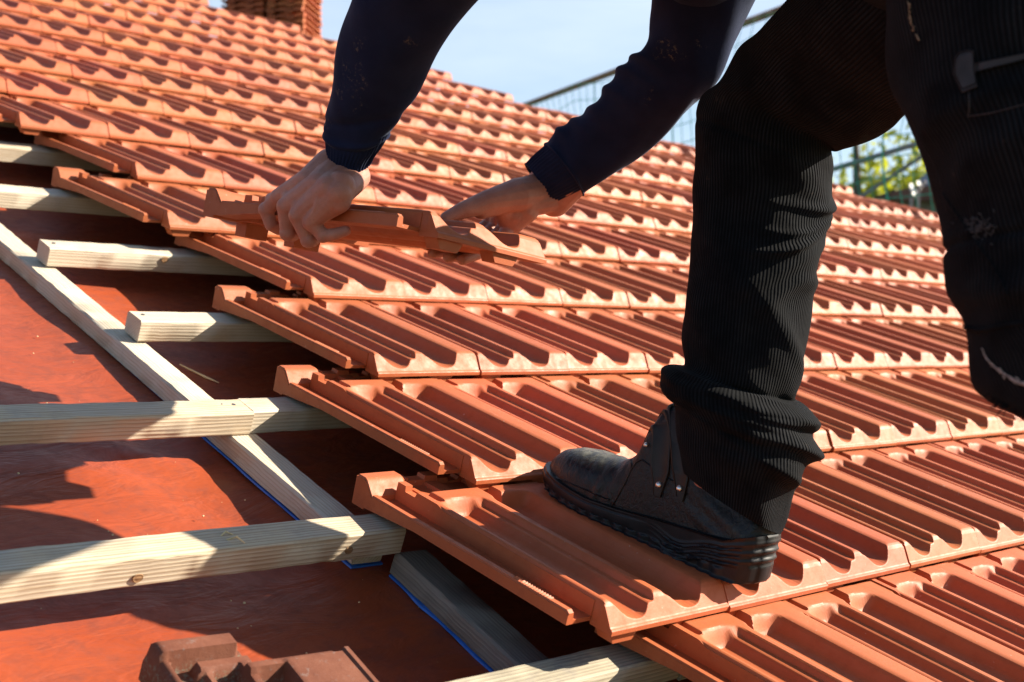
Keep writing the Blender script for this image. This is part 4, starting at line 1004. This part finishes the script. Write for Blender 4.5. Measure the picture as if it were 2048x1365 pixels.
def thread(name, bv, pts, r, mat, parent, n=30, wob=0.0):
    P, _ = catmull(pts, n); m = MB(); m.tube([onto(bv, p[0] + random.gauss(0, wob), p[1] + random.gauss(0, wob), r * 0.5) for p in P], r, 5); return m.build(name, mat, parent)
thread('pocket_seam', BV_N, [z1(912, 590), z1(914, 640), z1(916, 690), z1(909, 733), z1(910, 740)], 0.0006, M_PATCH, TROUS, 40)
thread('pocket_seam', BV_N, [z1(909, 740), z1(1000, 727), z1(1080, 712), z1(1300, 655)], 0.0006, M_PATCH, TROUS, 60)
z3 = lambda x, y: (1840 + x / 2.846, 380 + y / 2.846)
def fray():
    m = MB(); rg = np.random.default_rng(9)
    line, _ = catmull([z3(350, 905), z3(380, 965), z3(440, 1020), z3(520, 1075), z3(592, 1105), z3(640, 1130)], 60)
    for i in range(190):
        q = rg.uniform(0, 1) ** 0.7; p = line[int(q * 59)]; ln = rg.uniform(2, 9) * (0.3 + q); a = rg.uniform(0.2, 0.9)
        p = p + rg.normal(0, 0.5 + 2.2 * q, 2); e = p + ln * np.array([math.cos(a), math.sin(a)])
        m.tube([onto(BV_N, *p, 0.001), onto(BV_N, *((p + e) / 2), 0.0022 + rg.uniform(0, 0.001)), onto(BV_N, *e, 0.001)], 0.00045, 4)
    m.build('frayed_tear', M_FRAY, TROUS)
    m = MB()
    for i in range(110):
        p = np.array(z3(330, 205)) + rg.normal(0, 1, 2) * np.array([16, 13]); a = rg.uniform(-0.4, 1.6); e = p + rg.uniform(2, 7) * np.array([math.cos(a), math.sin(a)])
        m.tube([onto(BV_N, *p, 0.0004), onto(BV_N, *((p + e) / 2), 0.0012), onto(BV_N, *e, 0.0004)], 0.0004, 4)
    m.build('scuffed_fibres', simple('scuffed_cotton', (0.060, 0.056, 0.058), 0.9, 0.1), TROUS)
    m = MB()
    for i in range(46):
        p = np.array(z3(rg.uniform(385, 640), 0)); p[1] = np.interp(p[0], [1975, 2000, 2047, 2070], [790, 808, 828, 838]); a = onto(BV_N, p[0], p[1] - 4, 0.001)
        d = cdir(rg.uniform(-1, 0.3), rg.uniform(0.1, 0.9), rg.uniform(-0.2, 0.2)) * rg.uniform(0.003, 0.011)
        m.tube([a, a + d * 0.5 + cdir(0, rg.uniform(-.002, .002), 0), a + d], 0.0005, 4)
    m.build('loose_threads', M_CORD, TROUS)
fray()
thread('hem_seam', BV_N, [z3(130, 20), z3(230, 170), z3(330, 320), z3(420, 440), z3(500, 600)], 0.0011, M_CORD, TROUS, 50)
thread('knee_seam', BV_N, [z3(250, 785), z3(330, 800), z3(420, 785), z3(520, 765), z3(590, 760)], 0.0018, M_CORD, TROUS, 50)
def tatter():
    m = MB(); p = [z1(527, 15), z1(536, 80), z1(543, 130), z1(552, 160), z1(585, 232), z1(598, 258)]
    P, _ = catmull(p, 26); rg = np.random.default_rng(2)
    for q in P:
        if 0.0 < rg.uniform() < 0.7:
            e = q + rg.normal(0, 2.0, 2); m.tube([onto(BV_N, *q, 0.0008), onto(BV_N, *e, 0.0015)], 0.0008, 4)
    m.build('frayed_tear', simple('tan_thread', (0.24, 0.17, 0.11), 0.9), TROUS)
tatter()

# jumper -------------------------------------------------------------------
def sleeve_folds_l(t, ph, P): return 0.0018 * np.sin(3 * ph + 2.1 * t) + 0.0012 * np.sin(5 * ph - 3 * t) + 0.004 * g(t - 0.2 * np.sin(ph), 0.55, 0.16) - 0.003 * g(t + 0.25 * np.cos(ph), 1.5, 0.25)
def sleeve_folds_r(t, ph, P):
    w = np.clip(1.1 - adist(ph, 0.0) / 1.6, 0, 1); d = 0.0016 * np.sin(3 * ph + 2.1 * t) + 0.0012 * np.sin(5 * ph - 3 * t) + 0.003 * g(t, 0.15, 0.2)
    x = t + 0.25 * (1 - np.cos(ph)) 
    for c, a in ((1.15, .004), (1.75, .0045), (2.35, .0045), (3.05, .006), (3.75, .006), (4.35, .006)): d += a * w * g(x, c, 0.17)
    return d
def jumper():
    SL = [(654, 292, 762, 292, 1.729, .92), (650, 250, 788, 254, 1.72, .88), (656, 205, 822, 208, 1.705, .88), (668, 130, 864, 128, 1.675, .9), (690, 45, 920, 46, 1.64, .92), (712, -30, 965, -14, 1.61, .95), (760, -140, 1040, -70, 1.57, 1.0), (850, -290, 1140, -170, 1.47, 1.0), (920, -470, 1240, -330, 1.36, 1.0)]
    SR = [(1090, 292, 1164, 388, 1.890, .95), (1112, 268, 1186, 376, 1.884, .95), (1160, 232, 1264, 324, 1.86, .93), (1210, 182, 1342, 258, 1.82, .93), (1254, 130, 1389, 211, 1.79, .93), (1288, 92, 1433, 160, 1.765, .95), (1302, 48, 1476, 74, 1.745, .97), (1304, 0, 1511, 0, 1.725, 1.0), (1312, -110, 1556, -100, 1.68, 1.0), (1330, -330, 1620, -300, 1.60, 1.0)]
    a = loft(SL, 150, 96, sleeve_folds_l, None, (False, True), 0.45); b = loft(SR, 170, 96, sleeve_folds_r, None, (False, True))
    m = MB(); w = {k: W3(v) for k, v in J.items()}
    roundcone(m, w['sl'], 0.085, w['sr'], 0.085, 32); mid = (w['pc'] + w['sc']) / 2; roundcone(m, w['sc'], 0.135, mid, 0.14, 32); roundcone(m, mid, 0.14, BELT, 0.142, 32); roundcone(m, w['sc'], 0.09, w['nk'] * 0.7 + w['sc'] * 0.3, 0.07, 32)
    roundcone(m, w['sl'], 0.08, w['el'] * 0.6 + w['sl'] * 0.4, 0.072, 24); roundcone(m, w['sr'], 0.08, w['er'] * 0.6 + w['sr'] * 0.4, 0.072, 24)
    V, F, U = join([a, b, (np.array(m.v), m.f, [[(0, 0)] * len(f) for f in m.f])])
    o = build('jumper', V, F, M_JUMP, PERSON, smooth=70)
    for nm, prs, tl in (('cuff', [(656, 326, 743, 322, 1.735, 1.05), (654, 306, 752, 306, 1.732, 1.0), (652, 284, 768, 284, 1.728, .95), (651, 256, 782, 258, 1.722, .86)], 0.8), ('cuff', [(1050, 330, 1108, 412, 1.906, .9), (1066, 313, 1130, 402, 1.900, .92), (1088, 294, 1160, 388, 1.891, .94), (1100, 284, 1172, 380, 1.888, .9)], 0.0)):
        V, F, U = loft(prs, 26, 130, lambda t, ph, P: 0.0009 * np.cos(44 * ph) + 0.0012 * g(t, 0.0, 0.12), None, (False, False), tl, 0.06)
        build(nm, V, F, M_JUMP, o, smooth=70)
jumper()

# boots ----------------------------------------------------------------------
BT_ = np.array([(-0.014, .072), (-0.008, .080), (0.0, .086), (0.04, .10), (0.07, .125), (0.10, .155), (0.12, .165), (0.14, .168), (0.16, .169), (0.172, .166), (0.179, .150), (0.184, .122), (0.192, .100), (0.206, .083), (0.222, .075), (0.245, .072), (0.275, .0695), (0.30, .064), (0.318, .056), (0.332, .043), (0.340, .030)])
BWd = np.array([(-0.014, .010), (-0.010, .022), (0.0, .031), (0.03, .037), (0.08, .0385), (0.13, .040), (0.18, .044), (0.22, .049), (0.26, .050), (0.29, .046), (0.315, .036), (0.33, .024), (0.337, .015), (0.340, .007)])
STOP = np.array([(-0.018, .066), (0.0, .058), (0.024, .047), (0.079, .041), (0.126, .035), (0.184, .026), (0.235, .022), (0.287, .025), (0.335, .029), (0.345, .029)])
SBOT = np.array([(-0.018, .003), (0.0, 0.0), (0.24, 0.0), (0.28, .002), (0.31, .006), (0.345, .015)])
def upper_pt(x, ph, out=0.0):
    top = np.interp(x, BT_[:, 0], BT_[:, 1]) + out; hw = np.interp(x, BWd[:, 0], BWd[:, 1]) + out; zb = 0.014; e = 0.78
    c, s = math.cos(ph), math.sin(ph)
    hh = top - zb; tap = 1 - 0.22 * max(0, min(1, (hh - 0.06) / 0.1)) * abs(s)
    return np.array([x, hw * tap * math.copysign(abs(c) ** e, c), zb + hh * abs(s) ** e])
def boot(base_m, name_label=None):
    xs = np.concatenate([np.linspace(-0.014, 0.01, 10), np.linspace(0.016, 0.16, 26), np.linspace(0.164, 0.30, 46), np.linspace(0.303, 0.34, 20)])
    ph = np.linspace(0, math.pi, 49); V = []; F = []; rg = np.random.default_rng(8)
    for x in xs:
        for p in ph:
            q = upper_pt(x, p); cre = 0.0011 * math.sin(x * 300 + 2.2 * math.cos(p) + 3 * math.sin(2 * p)) * math.exp(-((x - 0.222) / 0.026) ** 2) + 0.0014 * math.sin(q[2] * 260 - x * 90) * math.exp(-((x - 0.06) / 0.05) ** 2)
            V.append(q + np.array([0, math.copysign(abs(math.cos(p)), math.cos(p)), math.sin(p)]) * cre)
    n = len(ph)
    for i in range(len(xs) - 1):
        for j in range(n - 1): F.append((i * n + j, i * n + j + 1, (i + 1) * n + j + 1, (i + 1) * n + j))
        F.append((i * n + n - 1, i * n, (i + 1) * n, (i + 1) * n + n - 1))
    F.append(tuple(range(n - 1, -1, -1))); F.append(tuple((len(xs) - 1) * n + j for j in range(n)))
    b = put('boot', make_mesh('boot', V, F, M_LEATH, 60), PERSON); b.matrix_local = base_m
    # sole
    per = []
    px = np.concatenate([np.linspace(-0.017, 0.0, 12), np.linspace(0.004, 0.30, 90), np.linspace(0.302, 0.344, 24)])
    def sw(x):
        xx = np.clip((x + 0.001) * 0.340 / 0.344, -0.014, 0.34); return np.interp(xx, BWd[:, 0], BWd[:, 1]) + 0.004 * min(1, (x + 0.0171) / 0.004) 
    L1 = [(x, sw(x)) for x in px]; L2 = [(x, -sw(x)) for x in px[::-1]]; per = L1 + L2; k = len(per); V = []; F = []; lev = np.linspace(0, 1, 40)
    for f in lev:
        for i, (x, y) in enumerate(per):
            zb = np.interp(x, SBOT[:, 0], SBOT[:, 1]); zt = np.interp(x, STOP[:, 0], STOP[:, 1]); z = zb + (zt - zb) * f
            wav = -0.36 * math.exp(-((x - 0.088) / 0.034) ** 2); o_ = 0.0; fade = max(0, min(1, (0.135 - x) / 0.045))
            for c0 in (0.40, 0.58, 0.76): o_ -= 0.0024 * fade * math.exp(-((f - c0 - wav) / 0.035) ** 2)
            for c0 in (0.49, 0.67, 0.86): o_ += 0.0012 * fade * math.exp(-((f - c0 - wav) / 0.045) ** 2)
            ff = max(0, min(1, (x - 0.13) / 0.04)); o_ -= 0.0012 * ff * math.exp(-((f - 0.80) / 0.05) ** 2) - 0.0016 * ff * math.sin(math.pi * f)
            if f < 0.30 and 0.02 < x < 0.31: o_ -= 0.0028 * (0.5 + 0.5 * math.tanh(8 * math.sin(x * 330))) * min(1, (0.30 - f) / 0.05)
            o_ -= 0.003 * max(0, 0.06 - f) / 0.06 + 0.002 * max(0, f - 0.95) / 0.05
            V.append((x + o_ * (math.copysign(1, x - 0.16)) * (1 if (x < 0.01 or x > 0.31) else 0), y + math.copysign(o_, y), z))
    for r in range(len(lev) - 1):
        for j in range(k): q = (j + 1) % k; F.append((r * k + q, r * k + j, (r + 1) * k + j, (r + 1) * k + q))
    F.append(tuple(range(k))); F.append(tuple((len(lev) - 1) * k + j for j in range(k - 1, -1, -1)))
    put('sole', make_mesh('sole', V, F, M_SOLE, 50), b)
    # straps with riveted tabs
    for x0, x1, p0 in ((0.134, 0.181, 0.22), (0.101, 0.170, 0.30)):
        V = []; F = []; N = 44; hwid = 0.0150
        for i in range(N + 1):
            q = i / N; p = p0 + (math.pi * 0.86 - p0) * q; x = x0 + (x1 - x0) * min(1, (q / 0.45)) ** 1.1 - 0.02 * max(0, q - 0.55)
            wd = hwid * (min(1, 0.35 + i / 4 * 0.65) if i < 4 else 1)
            for s, o_ in ((-1, 0.0004), (-0.94, 0.0030), (-0.80, 0.0034), (-0.74, 0.0026), (0.74, 0.0026), (0.80, 0.0034), (0.94, 0.0030), (1, 0.0004)): V.append(upper_pt(x + s * wd, p, o_ + 0.0006))
        for i in range(N):
            for j in range(7): F.append((i * 8 + j + 1, i * 8 + j, (i + 1) * 8 + j, (i + 1) * 8 + j + 1))
        F.append(tuple(range(8)))
        s_ = put('strap', make_mesh('strap', V, F, M_STRAP, 50), b)
    for x, p in ((0.136, 0.31), (0.106, 0.385), (0.172, 0.62)):
        c = upper_pt(x, p, 0.004); nrm = upper_pt(x, p, 0.01) - upper_pt(x, p, 0.0); nrm /= np.linalg.norm(nrm); m = MB(); r = 0.0042 if p < 0.5 else 0.0032
        a = np.cross(nrm, (1.0, 0, 0)); a /= np.linalg.norm(a); bb = np.cross(nrm, a); V = []; F = []
        for i in range(6):
            th = i / 5 * math.pi / 2
            V += [c + (a * math.cos(t) + bb * math.sin(t)) * r * math.cos(th) + nrm * (0.0026 * math.sin(th) - 0.0008) for t in np.linspace(0, 2 * math.pi, 16, endpoint=False)]
        for i in range(5):
            for j in range(16): q = (j + 1) % 16; F.append((i * 16 + j, i * 16 + q, (i + 1) * 16 + q, (i + 1) * 16 + j))
        put('rivet', make_mesh('rivet', V, F, M_RIVET, 60), b)
    for pts in ([(0.196, 0.02), (0.188, 0.25), (0.184, 0.5), (0.190, 0.8), (0.198, 1.1)], [(0.184, 0.5), (0.150, 0.42), (0.12, 0.40)], [(0.335, 0.06), (0.29, 0.16), (0.24, 0.20), (0.2, 0.16)]):
        P, _ = catmull(pts, 40); m = MB(); m.tube([upper_pt(x, p, 0.0004) for x, p in P], 0.0010, 5)
        put('seam', make_mesh('seam', m.v, m.f, M_LEATH, 60), b)
    return b
_t = math.atan(TILT / PV); bx = A @ np.array([-0.03, math.cos(_t), -math.sin(_t)]); bx /= np.linalg.norm(bx); bzv = A @ np.array([0, math.sin(_t), math.cos(_t)]); bzv -= bx * (bx @ bzv); bzv /= np.linalg.norm(bzv); byv = np.cross(bzv, bx)
p0 = rw(0.2465, 0.0055, 0.0335) - P_BASE
boot(Matrix([[bx[i], byv[i], bzv[i], p0[i]] for i in range(3)] + [[0, 0, 0, 1]]))
fr = w2r(W3(J['al'])); p1 = rw(fr[0], fr[1] - 0.05, 0.034) - P_BASE
boot(Matrix([[bx[i], byv[i], bzv[i], p1[i]] for i in range(3)] + [[0, 0, 0, 1]]))
